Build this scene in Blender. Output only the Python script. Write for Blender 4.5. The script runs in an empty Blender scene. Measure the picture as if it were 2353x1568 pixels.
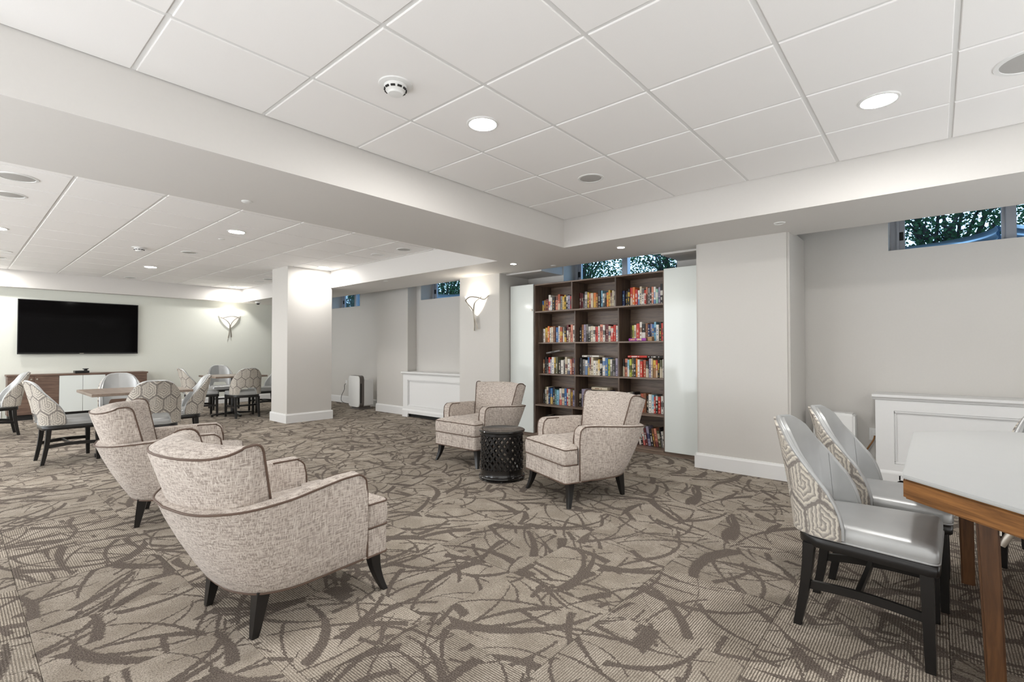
import bpy, bmesh, math, random
from math import sin, cos, pi, sqrt, radians, atan2, floor, ceil
from mathutils import Vector, Matrix

sc = bpy.context.scene
C = sc.collection
random.seed(7)

# ------------------------------------------------------------------ camera
CAMZ = 1.197
YAW, PITCH, ROLL, FPX = -0.714573, 0.0172454, -0.000624, 1123.5
Fv = Vector((sin(YAW)*cos(PITCH), cos(YAW)*cos(PITCH), sin(PITCH)))
R0 = Vector((cos(YAW), -sin(YAW), 0)); U0 = R0.cross(Fv)
Rv = R0*cos(ROLL)+U0*sin(ROLL); Uv = -R0*sin(ROLL)+U0*cos(ROLL)
cam = bpy.data.cameras.new('camera'); co = bpy.data.objects.new('camera', cam); C.objects.link(co)
cam.sensor_width = 36; cam.sensor_fit = 'HORIZONTAL'; cam.lens = FPX/2353*36; cam.clip_start = 0.02; cam.clip_end = 200
co.matrix_world = Matrix(((Rv.x, Uv.x, -Fv.x, 0), (Rv.y, Uv.y, -Fv.y, 0), (Rv.z, Uv.z, -Fv.z, CAMZ), (0, 0, 0, 1)))
sc.camera = co

# ------------------------------------------------------------------ world, exposure
w = bpy.data.worlds.new('sky'); sc.world = w; w.use_nodes = True
bg = w.node_tree.nodes['Background']; bg.inputs[0].default_value = (0.94, 0.97, 1.0, 1); bg.inputs[1].default_value = 2.6
sc.view_settings.view_transform = 'Standard'; sc.view_settings.look = 'None'
sc.view_settings.gamma = 1; sc.view_settings.use_curve_mapping = False
sc.view_settings.exposure = 0.86
LAMP_W = 185.0        # emission of a ceiling downlight lens
SCONCE_W = 2.2      # watts of a sconce bulb

# ------------------------------------------------------------------ levels and plan (metres)
ZC, ZS, ZT = 2.564, 2.268, 2.66
FX1, FY0 = 2.3, -1.25   # the floor is built as far as this
RX1, RY0 = 3.6, -3.4   # the room is built as far as this; beyond lies what no view shows
T1X0, T1X1, T1Y0, T1Y1 = -2.95, RX1, RY0, 4.235
LY0 = -4.4
T2X0, T2X1, T2Y0, T2Y1 = -11.85, -4.0, LY0, 4.345
YW = 5.70            # window wall
YS = 5.19            # far edge of the dropped soffit
XTV = -12.05

# ------------------------------------------------------------------ materials
def s2l(c):
    c = c/255
    return c/12.92 if c <= .04045 else ((c+.055)/1.055)**2.4
def rgb(r, g, b): return (s2l(r), s2l(g), s2l(b), 1)

class G:
    def __init__(s, name):
        s.m = bpy.data.materials.new(name); s.m.use_nodes = True
        s.nt = s.m.node_tree; s.b = s.nt.nodes['Principled BSDF']; s.out = s.nt.nodes['Material Output']
    def node(s, t, **k):
        n = s.nt.nodes.new('ShaderNode'+t)
        for a, v in k.items(): setattr(n, a, v)
        return n
    def put(s, sock, v):
        if isinstance(v, bpy.types.NodeSocket): s.nt.links.new(v, sock)
        elif v is not None:
            try: sock.default_value = v
            except Exception: sock.default_value = v[:3]
    def math(s, op, a, b=None, c=None, clamp=False):
        n = s.node('Math', operation=op, use_clamp=clamp)
        for i, v in enumerate((a, b, c)): s.put(n.inputs[i], v)
        return n.outputs[0]
    def vm(s, op, a, b=None, sc=None):
        n = s.node('VectorMath', operation=op)
        s.put(n.inputs[0], a); s.put(n.inputs[1], b)
        if sc is not None: s.put(n.inputs['Scale'], sc)
        return n.outputs['Value'] if op in ('LENGTH', 'DOT_PRODUCT', 'DISTANCE') else n.outputs[0]
    def sep(s, v):
        n = s.node('SeparateXYZ'); s.put(n.inputs[0], v); return n.outputs
    def comb(s, x=0., y=0., z=0.):
        n = s.node('CombineXYZ')
        for i, v in enumerate((x, y, z)): s.put(n.inputs[i], v)
        return n.outputs[0]
    def mix(s, f, a, b, bt='MIX'):
        n = s.node('Mix', data_type='RGBA', blend_type=bt)
        s.put(n.inputs[0], f); s.put(n.inputs[6], a); s.put(n.inputs[7], b); return n.outputs[2]
    def mr(s, v, a, b, c=0., d=1., smooth=True):
        n = s.node('MapRange', interpolation_type='SMOOTHSTEP' if smooth else 'LINEAR')
        for i, x in enumerate((v, a, b, c, d)): s.put(n.inputs[i], x)
        return n.outputs[0]
    def noise(s, v, scale=5., detail=2., rough=.5, dim='3D', dist=0.):
        n = s.node('TexNoise', noise_dimensions=dim); s.put(n.inputs['Vector'], v)
        s.put(n.inputs['Scale'], scale); s.put(n.inputs['Detail'], detail); s.put(n.inputs['Roughness'], rough); s.put(n.inputs['Distortion'], dist)
        return n.outputs
    def white(s, v, dim='2D'):
        n = s.node('TexWhiteNoise', noise_dimensions=dim); s.put(n.inputs['Vector'], v); return n.outputs
    def pos(s): return s.node('NewGeometry').outputs['Position']
    def obj(s): return s.node('TexCoord').outputs['Object']
    def uv(s): return s.node('TexCoord').outputs['UV']
    def rnd(s): return s.node('ObjectInfo').outputs['Random']
    def ramp(s, f, stops, const=False):
        n = s.node('ValToRGB'); cr = n.color_ramp
        if const: cr.interpolation = 'CONSTANT'
        while len(cr.elements) < len(stops): cr.elements.new(.5)
        for e, (p, c) in zip(cr.elements, stops): e.position = p; e.color = c
        s.put(n.inputs[0], f); return n.outputs[0]
    def bump(s, h, strength=.2, dist=.01):
        n = s.node('Bump'); s.put(n.inputs['Height'], h); n.inputs['Strength'].default_value = strength; n.inputs['Distance'].default_value = dist
        s.nt.links.new(n.outputs[0], s.b.inputs['Normal'])
    def base(s, c=None, rough=.5, metal=0., spec=None, coat=0.):
        s.put(s.b.inputs['Base Color'], c); s.put(s.b.inputs['Roughness'], rough); s.put(s.b.inputs['Metallic'], metal)
        if spec is not None: s.b.inputs['Specular IOR Level'].default_value = spec
        if coat: s.b.inputs['Coat Weight'].default_value = coat; s.b.inputs['Coat Roughness'].default_value = .05
        return s.m

def plain(name, c, rough=.5, metal=0., spec=None, coat=0., grain=0., gscale=40., bump=0.):
    g = G(name); col = rgb(*c)
    if grain:
        n = g.noise(g.obj(), gscale, 3)[0]
        lo = tuple(x*(1-grain) for x in col[:3])+(1,); hi = tuple(min(1, x*(1+grain)) for x in col[:3])+(1,)
        col = g.mix(n, lo, hi)
        if bump: g.bump(n, bump, .004)
    return g.base(col, rough, metal, spec, coat)

def emit(name, c, strength):
    g = G(name); g.base((.8, .8, .8, 1), .4)
    g.b.inputs['Emission Color'].default_value = c; g.b.inputs['Emission Strength'].default_value = strength
    return g.m

def wood(name, dark, light, scale=(3, 40, 40), rough=.5):
    g = G(name); v = g.vm('MULTIPLY', g.obj(), scale)
    n1 = g.noise(v, 1.0, 5, .6, dist=.6)[0]; n2 = g.noise(v, 4.0, 3)[0]
    f = g.mr(g.math('ADD', g.math('MULTIPLY', n1, .75), g.math('MULTIPLY', n2, .25)), .3, .7)
    return g.base(g.mix(f, rgb(*dark), rgb(*light)), rough)

M = {}
M['wall'] = plain('wall_paint', (207, 204, 199), .6, grain=.02, gscale=60, bump=.03)
M['wall_green'] = plain('wall_paint_pale_green', (222, 224, 215), .6, grain=.02, gscale=60, bump=.03)
M['soffit'] = plain('soffit_paint', (217, 214, 210), .6, grain=.015, gscale=50)
M['tile'] = plain('ceiling_tile', (244, 242, 240), .8, grain=.02, gscale=300, bump=.05)
M['grid'] = plain('ceiling_grid', (226, 225, 223), .5)
M['gap'] = plain('ceiling_void', (70, 68, 66), .9)
M['trim'] = plain('trim_white', (230, 230, 229), .35, grain=.01, gscale=30)
M['white_plastic'] = plain('white_plastic', (232, 232, 230), .35)
M['grille'] = plain('speaker_grille', (178, 176, 173), .6, grain=.2, gscale=700)
M['dark_slot'] = plain('dark_slot', (25, 24, 23), .6)
M['black_wood'] = plain('black_wood', (26, 24, 23), .3, grain=.15, gscale=30)
M['black_lacquer'] = plain('black_lacquer', (22, 20, 19), .18, coat=.5)
M['piping'] = plain('brown_piping', (96, 76, 64), .6)
M['metal'] = plain('brushed_nickel', (186, 180, 170), .3, metal=1.)
M['alu'] = plain('aluminium_frame', (176, 178, 184), .4, metal=.3)
M['black'] = plain('black_plastic', (16, 16, 17), .35)
M['screen'] = plain('tv_screen', (4, 3, 4), .07, spec=.1)
M['glass_white'] = plain('white_back_painted_glass', (226, 231, 228), .07, spec=.5)
M['walnut'] = wood('walnut_laminate', (70, 56, 48), (108, 90, 77), (30, 30, 2.2), .45)
M['walnut_h'] = wood('walnut_laminate_shelf', (92, 75, 64), (140, 120, 104), (2.2, 30, 30), .4)
M['cab'] = wood('brown_cabinet_laminate', (86, 66, 56), (120, 97, 83), (2.5, 2.5, 30), .45)
M['oak'] = wood('oak_edge', (92, 58, 26), (158, 108, 58), (3, 3, 45), .45)
M['oak_leg'] = wood('oak_leg', (72, 46, 27), (112, 76, 46), (30, 30, 2.5), .4)
M['table_grey'] = plain('grey_laminate', (184, 185, 184), .35, grain=.02, gscale=15)
M['table_brown'] = wood('taupe_laminate', (120, 104, 92), (146, 130, 116), (3, 25, 25), .35)
M['paper'] = plain('book_pages', (226, 214, 190), .8, grain=.08, gscale=200)
M['galv'] = plain('galvanised_steel', (150, 162, 172), .35, metal=.8, grain=.15, gscale=8)
M['bark'] = plain('bark', (52, 46, 42), .9, grain=.3, gscale=20)
M['soil'] = plain('soil', (86, 78, 62), .95, grain=.3, gscale=6)
M['lamp'] = emit('lamp_lens', (1.0, .98, .95, 1), LAMP_W)
M['lamp_dim'] = emit('dim_lamp_lens', (1.0, .98, .95, 1), LAMP_W*.75)
M['lamp_small'] = emit('spot_lens', (1.0, .95, .88, 1), LAMP_W*.8)
M['bowl'] = emit('sconce_glass', (1.0, .95, .86, 1), .42)
M['off_lens'] = plain('unlit_lens', (214, 212, 208), .3)

def m_vinyl():
    g = G('silver_vinyl'); n = g.noise(g.obj(), 220, 3)[0]; n2 = g.noise(g.obj(), 6, 2)[0]
    g.bump(n, .08, .002)
    return g.base(g.mix(n2, rgb(168, 169, 169), rgb(190, 191, 190)), .4, .45)
M['vinyl'] = m_vinyl()

def m_tweed():
    g = G('beige_tweed'); o = g.obj()
    a = g.noise(g.vm('MULTIPLY', o, (215, 215, 27)), 1., 2, .5)[0]
    b = g.noise(g.vm('MULTIPLY', o, (29, 29, 245)), 1., 2, .5)[0]
    c = g.noise(o, 90, 3)[0]; big = g.noise(o, 9, 2)[0]
    l1 = g.mr(a, .53, .68); l2 = g.mr(b, .54, .68)
    d = g.mr(g.math('MULTIPLY', a, b), .24, .17)
    col = g.mix(g.math('MULTIPLY_ADD', big, .5, .1), rgb(188, 176, 166), rgb(206, 195, 186))
    col = g.mix(g.math('MULTIPLY', d, .55), col, rgb(118, 104, 95))
    col = g.mix(g.math('MULTIPLY', l1, .6), col, rgb(230, 223, 214))
    col = g.mix(g.math('MULTIPLY', l2, .5), col, rgb(226, 218, 209))
    h = g.math('ADD', g.math('MAXIMUM', l1, l2), g.math('MULTIPLY', c, .4)); g.bump(h, .35, .003)
    g.b.inputs['Sheen Weight'].default_value = .15
    return g.base(col, .9, spec=.15)
M['tweed'] = m_tweed()

def m_hex():
    g = G('hexagon_stripe_fabric'); u = g.sep(g.uv())
    x = g.math('MULTIPLY', u[0], 1/.125); y = g.math('MULTIPLY', u[1], 1/.125*.7)
    p = g.comb(x, y, 0.)
    r = (1.0, 1.7320508, 1.0); h = (.5, .8660254, .5)
    a = g.vm('SUBTRACT', g.vm('MODULO', g.vm('ADD', p, (40, 69.282, 0)), r), h)
    b = g.vm('SUBTRACT', g.vm('MODULO', g.vm('ADD', p, (40.5, 70.148, 0)), r), h)
    a = g.vm('MULTIPLY', a, (1, 1, 0)); b = g.vm('MULTIPLY', b, (1, 1, 0))
    pick = g.math('LESS_THAN', g.vm('LENGTH', a), g.vm('LENGTH', b))
    n = g.node('Mix', data_type='VECTOR'); g.put(n.inputs[0], pick); g.put(n.inputs[4], b); g.put(n.inputs[5], a)
    gv = n.outputs[1]; q = g.sep(gv); cid = g.white(g.vm('SUBTRACT', p, gv))
    wob = g.math('MULTIPLY', g.math('SUBTRACT', g.noise(g.uv(), 60, 2, dim='2D')[0], .5), .09)
    ax = g.math('ABSOLUTE', q[0]); ay = g.math('ABSOLUTE', q[1])
    hd = g.math('MAXIMUM', ax, g.math('ADD', g.math('MULTIPLY', ax, .5), g.math('MULTIPLY', ay, .8660254)))
    # rhombus of the hexagon: two share bent stripes, the third runs its own way
    ang = g.math('ARCTAN2', q[1], q[0])
    third = g.math('MULTIPLY', g.math('GREATER_THAN', ang, -.5236), g.math('LESS_THAN', ang, 1.5708))
    e1 = g.math('ADD', g.math('MULTIPLY', q[0], .5), g.math('MULTIPLY', q[1], .8660254))
    coord = g.math('ADD', g.math('MULTIPLY', hd, g.math('SUBTRACT', 1., third)), g.math('MULTIPLY', g.math('MULTIPLY_ADD', q[0], -1., .25), third))
    k = g.math('MULTIPLY', g.math('ADD', coord, wob), 8.)
    fr = g.math('FRACT', k); side = third
    ring = g.white(g.vm('ADD', g.vm('MULTIPLY', g.vm('SUBTRACT', p, gv), (1.37, 2.11, 0)), g.comb(g.math('FLOOR', k), side, 0.)))
    st = g.mr(fr, g.mr(ring[0], 0., 1., .22, .68), g.mr(ring[0], 0., 1., .32, .78))
    light = g.ramp(g.sep(ring[1])[2], [(0, rgb(216, 209, 196)), (.4, rgb(206, 199, 186)), (.7, rgb(224, 219, 208)), (.92, rgb(196, 184, 166))])
    dark = g.ramp(g.sep(ring[1])[1], [(0, rgb(140, 130, 118)), (.25, rgb(168, 154, 136)), (.5, rgb(112, 112, 124)), (.75, rgb(96, 84, 80)), (1, rgb(132, 142, 146))])
    col = g.mix(st, light, dark)
    edge = g.mr(g.math('ADD', hd, wob), .445, .462)
    col = g.mix(g.math('MULTIPLY', edge, .9), col, rgb(96, 88, 86))
    gr = g.noise(g.vm('MULTIPLY', g.uv(), (400, 120, 1)), 1., 2)[0]
    col = g.mix(.25, col, g.mix(gr, rgb(120, 112, 102), rgb(236, 232, 222)))
    g.bump(gr, .15, .002)
    return g.base(col, .85, spec=.2)
M['hex'] = m_hex()

CP, CX, CY = .585, -1.143, 1.995     # carpet tile pitch and a seam crossing
def m_carpet():
    g = G('patterned_carpet'); P = g.pos()
    t = g.vm('DIVIDE', g.vm('SUBTRACT', P, (CX, CY, 0)), (CP, CP, 1))
    sx = g.sep(t); cell = g.comb(g.math('FLOOR', sx[0]), g.math('FLOOR', sx[1]), 0.)
    wn = g.white(cell); rc = g.sep(wn[1])
    turn = g.math('GREATER_THAN', rc[0], .5)
    ps = g.sep(P)
    along = g.math('ADD', g.math('MULTIPLY', ps[0], turn), g.math('MULTIPLY', ps[1], g.math('SUBTRACT', 1., turn)))
    cross = g.math('ADD', g.math('MULTIPLY', ps[1], turn), g.math('MULTIPLY', ps[0], g.math('SUBTRACT', 1., turn)))
    flat = g.comb(ps[0], ps[1], 0.)
    nz = g.noise(flat, 70, 2, dim='2D')[1]
    base = g.vm('ADD', flat, g.vm('MULTIPLY', g.vm('SUBTRACT', nz, (.5, .5, .5)), (.022, .022, 0)))
    base = g.vm('ADD', base, g.vm('MULTIPLY', wn[1], (3.1, 5.3, 0)))
    mask = None
    for sc_, w0, off in ((1.8, .058, 0.), (2.0, .056, 11.3), (2.3, .052, 23.9), (2.6, .05, 97.3), (2.3, .032, 37.1), (2.6, .028, 51.7), (2.4, .022, 68.3), (2.7, .02, 83.9), (2.1, .018, 113.9)):
        v = g.vm('ADD', g.vm('MULTIPLY', base, (sc_, sc_, 0)), (off, off*1.7, 0))
        vo = g.node('TexVoronoi', voronoi_dimensions='2D', feature='F1'); g.put(vo.inputs['Vector'], v); vo.inputs['Scale'].default_value = 1; vo.inputs['Randomness'].default_value = 1
        d = g.sep(g.vm('SUBTRACT', v, vo.outputs['Position'])); cc = g.sep(vo.outputs['Color'])
        an = g.math('MULTIPLY', cc[0], 6.2832); c_, s_ = g.math('COSINE', an), g.math('SINE', an)
        lx = g.math('ADD', g.math('MULTIPLY', d[0], c_), g.math('MULTIPLY', d[1], s_))
        ly = g.math('SUBTRACT', g.math('MULTIPLY', d[1], c_), g.math('MULTIPLY', d[0], s_))
        R = g.math('MULTIPLY_ADD', cc[1], 1.5, .6)
        dist = g.math('ABSOLUTE', g.math('SUBTRACT', g.vm('LENGTH', g.comb(g.math('SUBTRACT', lx, R), ly, 0.)), R))
        wd = g.math('MULTIPLY', g.math('MULTIPLY', g.math('MULTIPLY_ADD', cc[2], .9, .5), w0), g.mr(ly, -.55, .5, .3, 1.2, False))
        mk = g.mr(dist, wd, g.math('MULTIPLY', wd, .72), 0., 1.)
        mask = mk if mask is None else g.math('MAXIMUM', mask, mk)
    # ribs of the loop pile, turned from tile to tile
    rib = g.math('SINE', g.math('MULTIPLY', along, 2*pi/.0098))
    br = g.noise(g.comb(g.math('MULTIPLY', along, 180.), g.math('MULTIPLY', cross, 38.), 0.), 1., 1, dim='2D')[0]
    ribm = g.math('MULTIPLY', g.mr(g.math('ADD', rib, g.math('MULTIPLY', g.math('SUBTRACT', br, .5), 2.2)), .35, -.5), g.mr(rc[2], .1, .9, .6, 1.))
    blot = g.noise(flat, 5.5, 3, dim='2D')[0]; fine = g.noise(flat, 190, 2, dim='2D')[0]
    li = g.mix(g.mr(blot, .35, .68), rgb(176, 166, 152), rgb(198, 188, 174))
    li = g.mix(g.math('MULTIPLY', g.mr(fine, .55, .36), .65), li, rgb(122, 111, 101))
    li = g.mix(g.math('MULTIPLY', ribm, .9), li, rgb(98, 90, 82))
    dk = g.mix(g.mr(fine, .35, .68), rgb(84, 76, 70), rgb(120, 110, 102))
    dk = g.mix(g.math('MULTIPLY', ribm, .35), dk, rgb(76, 68, 63))
    tint = g.mr(rc[1], 0., 1., .92, 1.06, False)
    col = g.mix(g.math('MULTIPLY', mask, .93), li, dk)
    col = g.mix(1., col, g.comb(tint, tint, tint), 'MULTIPLY')
    g.bump(g.math('SUBTRACT', g.math('ADD', fine, g.math('MULTIPLY', rib, .35)), g.math('MULTIPLY', mask, .3)), .35, .004)
    return g.base(col, .95, spec=.1)
M['carpet'] = m_carpet()

def m_pane():
    g = G('window_glass'); tr = g.node('BsdfTransparent'); gl = g.node('BsdfGlossy'); gl.inputs['Roughness'].default_value = .02
    tr.inputs[0].default_value = (.62, .80, .97, 1)  # blue tint stands in for cool daylight on the window reveals
    lw = g.node('LayerWeight'); lw.inputs[0].default_value = .15
    mx = g.node('MixShader'); g.put(mx.inputs[0], g.math('MULTIPLY', lw.outputs['Fresnel'], .6)); g.put(mx.inputs[1], tr.outputs[0]); g.put(mx.inputs[2], gl.outputs[0])
    g.nt.links.new(mx.outputs[0], g.out.inputs[0]); return g.m
M['pane'] = m_pane()

def m_leaf():
    g = G('leaf'); n = g.noise(g.pos(), 7, 2)[0]
    col = g.mix(n, rgb(28, 48, 44), rgb(76, 104, 66))
    df = g.node('BsdfDiffuse'); tl = g.node('BsdfTranslucent'); g.put(df.inputs[0], col); g.put(tl.inputs[0], col)
    mx = g.node('MixShader'); mx.inputs[0].default_value = .35; g.put(mx.inputs[1], df.outputs[0]); g.put(mx.inputs[2], tl.outputs[0])
    g.nt.links.new(mx.outputs[0], g.out.inputs[0]); return g.m
M['leaf'] = m_leaf()

# ------------------------------------------------------------------ mesh helpers
class B:
    def __init__(s): s.bm = bmesh.new(); s.uvl = None
    def box(s, x0, x1, y0, y1, z0, z1, bev=0., seg=1, mat=0):
        r = bmesh.ops.create_cube(s.bm, size=1)['verts']
        for v in r: v.co = ((x0+x1)/2+v.co.x*(x1-x0), (y0+y1)/2+v.co.y*(y1-y0), (z0+z1)/2+v.co.z*(z1-z0))
        es = list({e for v in r for e in v.link_edges}); fs = list({f for v in r for f in v.link_faces})
        for f in fs: f.material_index = mat
        if bev:
            rr = bmesh.ops.bevel(s.bm, geom=es, offset=bev, segments=seg, affect='EDGES', clamp_overlap=True)
            for f in rr['faces']: f.material_index = mat
        return s
    def loft(s, rings, closed=False, cap=True, uv=None, mat=0, ringclosed=True):
        vs = [[s.bm.verts.new(p) for p in r] for r in rings]
        n = len(rings[0]); m = len(rings); fs = []
        if uv is not None and s.uvl is None: s.uvl = s.bm.loops.layers.uv.new('UVMap')
        for i in range(m if closed else m-1):
            i2 = (i+1) % m
            for j in range(n if ringclosed else n-1):
                j2 = (j+1) % n
                idx = [(i, j), (i2, j), (i2, j2), (i, j2)]
                try: f = s.bm.faces.new([vs[a][b] for a, b in idx])
                except ValueError: continue
                f.material_index = mat; fs.append(f)
                if uv is not None:
                    for l, (a, b) in zip(f.loops, idx): l[s.uvl].uv = uv[a][b]
        if cap and not closed and ringclosed:
            for r in (vs[0][::-1], vs[-1]):
                try: f = s.bm.faces.new(r); f.material_index = mat
                except ValueError: pass
        return s
    def lathe(s, prof, n=24, c=(0, 0, 0), mat=0, axis='z'):
        rings = []
        for r, z in prof:
            ring = []
            for k in range(n):
                a = 2*pi*k/n; p = (r*cos(a), r*sin(a), z)
                if axis == 'y': p = (p[0], -p[2], p[1])
                if axis == 'x': p = (p[2], p[0], p[1])
                ring.append((c[0]+p[0], c[1]+p[1], c[2]+p[2]))
            rings.append(ring)
        return s.loft(rings, mat=mat)
    def tube(s, pts, r, n=6, closed=False, flat=1., mat=0):
        pts = [Vector(p) for p in pts]; rings = []; m = len(pts); up = Vector((0, 0, 1)); prev = None
        for i, p in enumerate(pts):
            if closed: t = pts[(i+1) % m]-pts[i-1]
            else: t = pts[min(i+1, m-1)]-pts[max(i-1, 0)]
            t.normalize()
            a = (prev - t*prev.dot(t)) if prev is not None else (up-t*up.dot(t) if abs(t.z) < .95 else Vector((1, 0, 0))-t*t.x)
            if a.length < 1e-6: a = t.orthogonal()
            a.normalize(); prev = a; b = t.cross(a); rr = r[i] if isinstance(r, (list, tuple)) else r
            rings.append([p+a*rr*cos(2*pi*k/n)+b*rr*flat*sin(2*pi*k/n) for k in range(n)])
        return s.loft(rings, closed=closed, mat=mat)
    def prism(s, poly, z0, z1, bev=0., seg=2, mat=0):
        a = [s.bm.verts.new((x, y, z0)) for x, y in poly]; b = [s.bm.verts.new((x, y, z1)) for x, y in poly]
        n = len(poly); fs = [s.bm.faces.new(a[::-1]), s.bm.faces.new(b)]
        for i in range(n): fs.append(s.bm.faces.new((a[i], a[(i+1) % n], b[(i+1) % n], b[i])))
        for f in fs: f.material_index = mat
        if bev:
            es = [e for e in fs[1].edges]+[e for e in fs[0].edges]
            rr = bmesh.ops.bevel(s.bm, geom=list(set(es)), offset=bev, segments=seg, affect='EDGES')
            for f in rr['faces']: f.material_index = mat
        return s
    def xf(s, mtx): bmesh.ops.transform(s.bm, matrix=mtx, verts=s.bm.verts); return s
    def done(s, name, mat, parent=None, smooth=35, loc=None):
        bmesh.ops.recalc_face_normals(s.bm, faces=s.bm.faces)
        me = bpy.data.meshes.new(name); s.bm.to_mesh(me); s.bm.free()
        for m in (mat if isinstance(mat, (list, tuple)) else [mat]): me.materials.append(M[m] if isinstance(m, str) else m)
        if smooth:
            me.shade_smooth(); me.set_sharp_from_angle(angle=radians(smooth))
        o = bpy.data.objects.new(name, me); C.objects.link(o)
        if parent is not None: o.parent = parent
        if loc is not None: o.location = loc
        return o

def tag(o, label=None, cat=None, group=None, kind=None):
    if label: o['label'] = label
    if cat: o['category'] = cat
    if group: o['group'] = group
    if kind: o['kind'] = kind
    return o
def thing(name, label, cat, loc=(0, 0, 0), rz=0., group=None):
    o = bpy.data.objects.new(name, None); C.objects.link(o); o.empty_display_size = .1
    o.location = loc; o.rotation_euler = (0, 0, rz)
    return tag(o, label, cat, group)
def struct(o): o['kind'] = 'structure'; return o
def boxo(name, mat, dims, parent=None, bev=0., seg=1, smooth=0):
    return B().box(*dims, bev=bev, seg=seg).done(name, mat, parent, smooth)
def clone(src, name, parent):
    c = src.copy(); c.name = name; C.objects.link(c); c.parent = parent; return c
def copy_tree(o, label=None, group=None, loc=None, rz=None, parent=None):
    c = o.copy(); C.objects.link(c); c.parent = parent
    if label: c['label'] = label
    if group: c['group'] = group
    if loc is not None: c.location = loc
    if rz is not None: c.rotation_euler = (0, 0, rz)
    for ch in list(o.children): copy_tree(ch, parent=c)
    return c
def interp(x, tab):
    if x <= tab[0][0]: return tab[0][1]
    for (a, u), (b, v) in zip(tab, tab[1:]):
        if x <= b: return u+(v-u)*(x-a)/(b-a)
    return tab[-1][1]
def catmull(pts, n):
    P = [Vector(p) for p in pts]; P = [2*P[0]-P[1]]+P+[2*P[-1]-P[-2]]; out = []
    for i in range(1, len(P)-2):
        for k in range(n):
            t = k/n; a, b, c, d = P[i-1], P[i], P[i+1], P[i+2]
            out.append(.5*((2*b)+(c-a)*t+(2*a-5*b+4*c-d)*t*t+(3*b-a-3*c+d)*t**3))
    out.append(P[-2]); return out
def roundpoly(pts, r, n=4):
    out = []; m = len(pts)
    for i in range(m):
        p = Vector(pts[i]); a = Vector(pts[i-1])-p; b = Vector(pts[(i+1) % m])-p
        rr = r[i] if isinstance(r, (list, tuple)) else r
        la, lb = a.length, b.length; a.normalize(); b.normalize(); k = min(rr, la*.48, lb*.48)
        s, e = p+a*k, p+b*k
        for j in range(n+1):
            t = j/n; out.append(tuple((1-t)**2*s+2*t*(1-t)*p+t*t*e))
    return out
def ordinal(i): return ['first', 'second', 'third', 'fourth', 'fifth', 'sixth', 'seventh', 'eighth', 'ninth', 'tenth', 'eleventh', 'twelfth', 'thirteenth', 'fourteenth', 'fifteenth', 'sixteenth', 'seventeenth', 'eighteenth', 'nineteenth', 'twentieth'][i]

# ================================================================== SETTING
fl = struct(B().box(-12.3, -4.5, -3.4, 6.0, -.12, -.008).box(-4.5, FX1, FY0, 6.0, -.12, -.008).done('floor', 'soil', smooth=0))
# carpet tiles: one shared mesh, each tile an object
def tile_mesh():
    b = B(); h = CP/2-.0006
    b.loft([[(x*h, y*h, -.008) for x, y in ((-1, -1), (1, -1), (1, 1), (-1, 1))], [(x*h, y*h, -.0015) for x, y in ((-1, -1), (1, -1), (1, 1), (-1, 1))],
            [(x*(h-.002), y*(h-.002), 0) for x, y in ((-1, -1), (1, -1), (1, 1), (-1, 1))]])
    return b
def cam_px(p):
    d = Vector(p)-Vector((0, 0, CAMZ)); z = d.dot(Fv)
    if z < .2: return None
    return (1176.5+FPX*d.dot(Rv)/z, 784-FPX*d.dot(Uv)/z)
proto = tile_mesh().done('carpet_tile', 'carpet', fl, 0); used = False
rest = B(); cand = []
for i in range(-19, 11):
    for j in range(-12, 8):
        cx, cy = CX+(i+.5)*CP, CY+(j+.5)*CP
        if not (-12.2 < cx < FX1-.25 and (FY0 if cx > -4.7 else -3.4)+.25 < cy < 5.95): continue
        vis = False
        for a in (-.5, -.2, .2, .5):
            for c_ in (-.5, -.2, .2, .5):
                q = cam_px((cx+a*CP, cy+c_*CP, 0))
                if q and -160 < q[0] < 2520 and q[1] < 1720: vis = True
        cand.append((0 if vis else 1, math.hypot(cx, cy), cx, cy))
cand.sort()
for k, (nv, d_, cx, cy) in enumerate(cand):
    if nv == 0 and k < 300:
        o = proto if not used else clone(proto, 'carpet_tile', fl); used = True; o.location = (cx, cy, 0)
    else:
        h = CP/2-.0006
        rest.box(cx-h, cx+h, cy-h, cy+h, -.008, 0)
tag(rest.done('carpet', 'carpet', fl, 0), kind='stuff')

# walls
struct(boxo('wall_television', 'wall_green', (XTV-.2, XTV, LY0-.2, 6.2, 0, ZT)))
struct(boxo('wall_right_unseen', 'wall', (RX1, RX1+.2, RY0, 6.2, 0, ZT)))  # unseen wall kept to darken the screen reflection and cut side light
struct(boxo('wall_behind_unseen', 'wall', (-4.0, RX1+.2, RY0-.2, RY0, 0, ZT)))  # unseen wall added to cut sky light on the near beam
WT = .36
WIN = [  # x0, x1, sill, wall front
    (-10.72, -9.50, 2.15, 5.88), (-7.17, -5.52, 2.108, YW), (-3.975, -2.33, 2.108, YW), (-.325, 1.32, 2.108, YW)]
wb = B(); top = ZT
def wallrun(b, x0, x1, yf, wins):
    cur = x0
    for a, c_, s_, _ in wins:
        b.box(cur, a, yf, yf+WT, 0, top); b.box(a, c_, yf, yf+WT, 0, s_); b.box(a, c_, yf, yf+WT, 2.62, top); cur = c_
    b.box(cur, x1, yf, yf+WT, 0, top)
wallrun(wb, -8.0, RX1, YW, WIN[1:])
wallrun(wb, XTV, -8.0, 5.88, WIN[:1])
struct(wb.done('wall_window', 'wall', smooth=0))
struct(boxo('wall_pilaster', 'wall', (-8.265, -7.295, 5.5, 5.9, 0, 2.62)))
struct(boxo('wall_pillar_sconce', 'wall', (-5.44, -4.62, 5.06, YW, 0, ZS+.05), bev=.006, seg=2, smooth=30))
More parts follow.
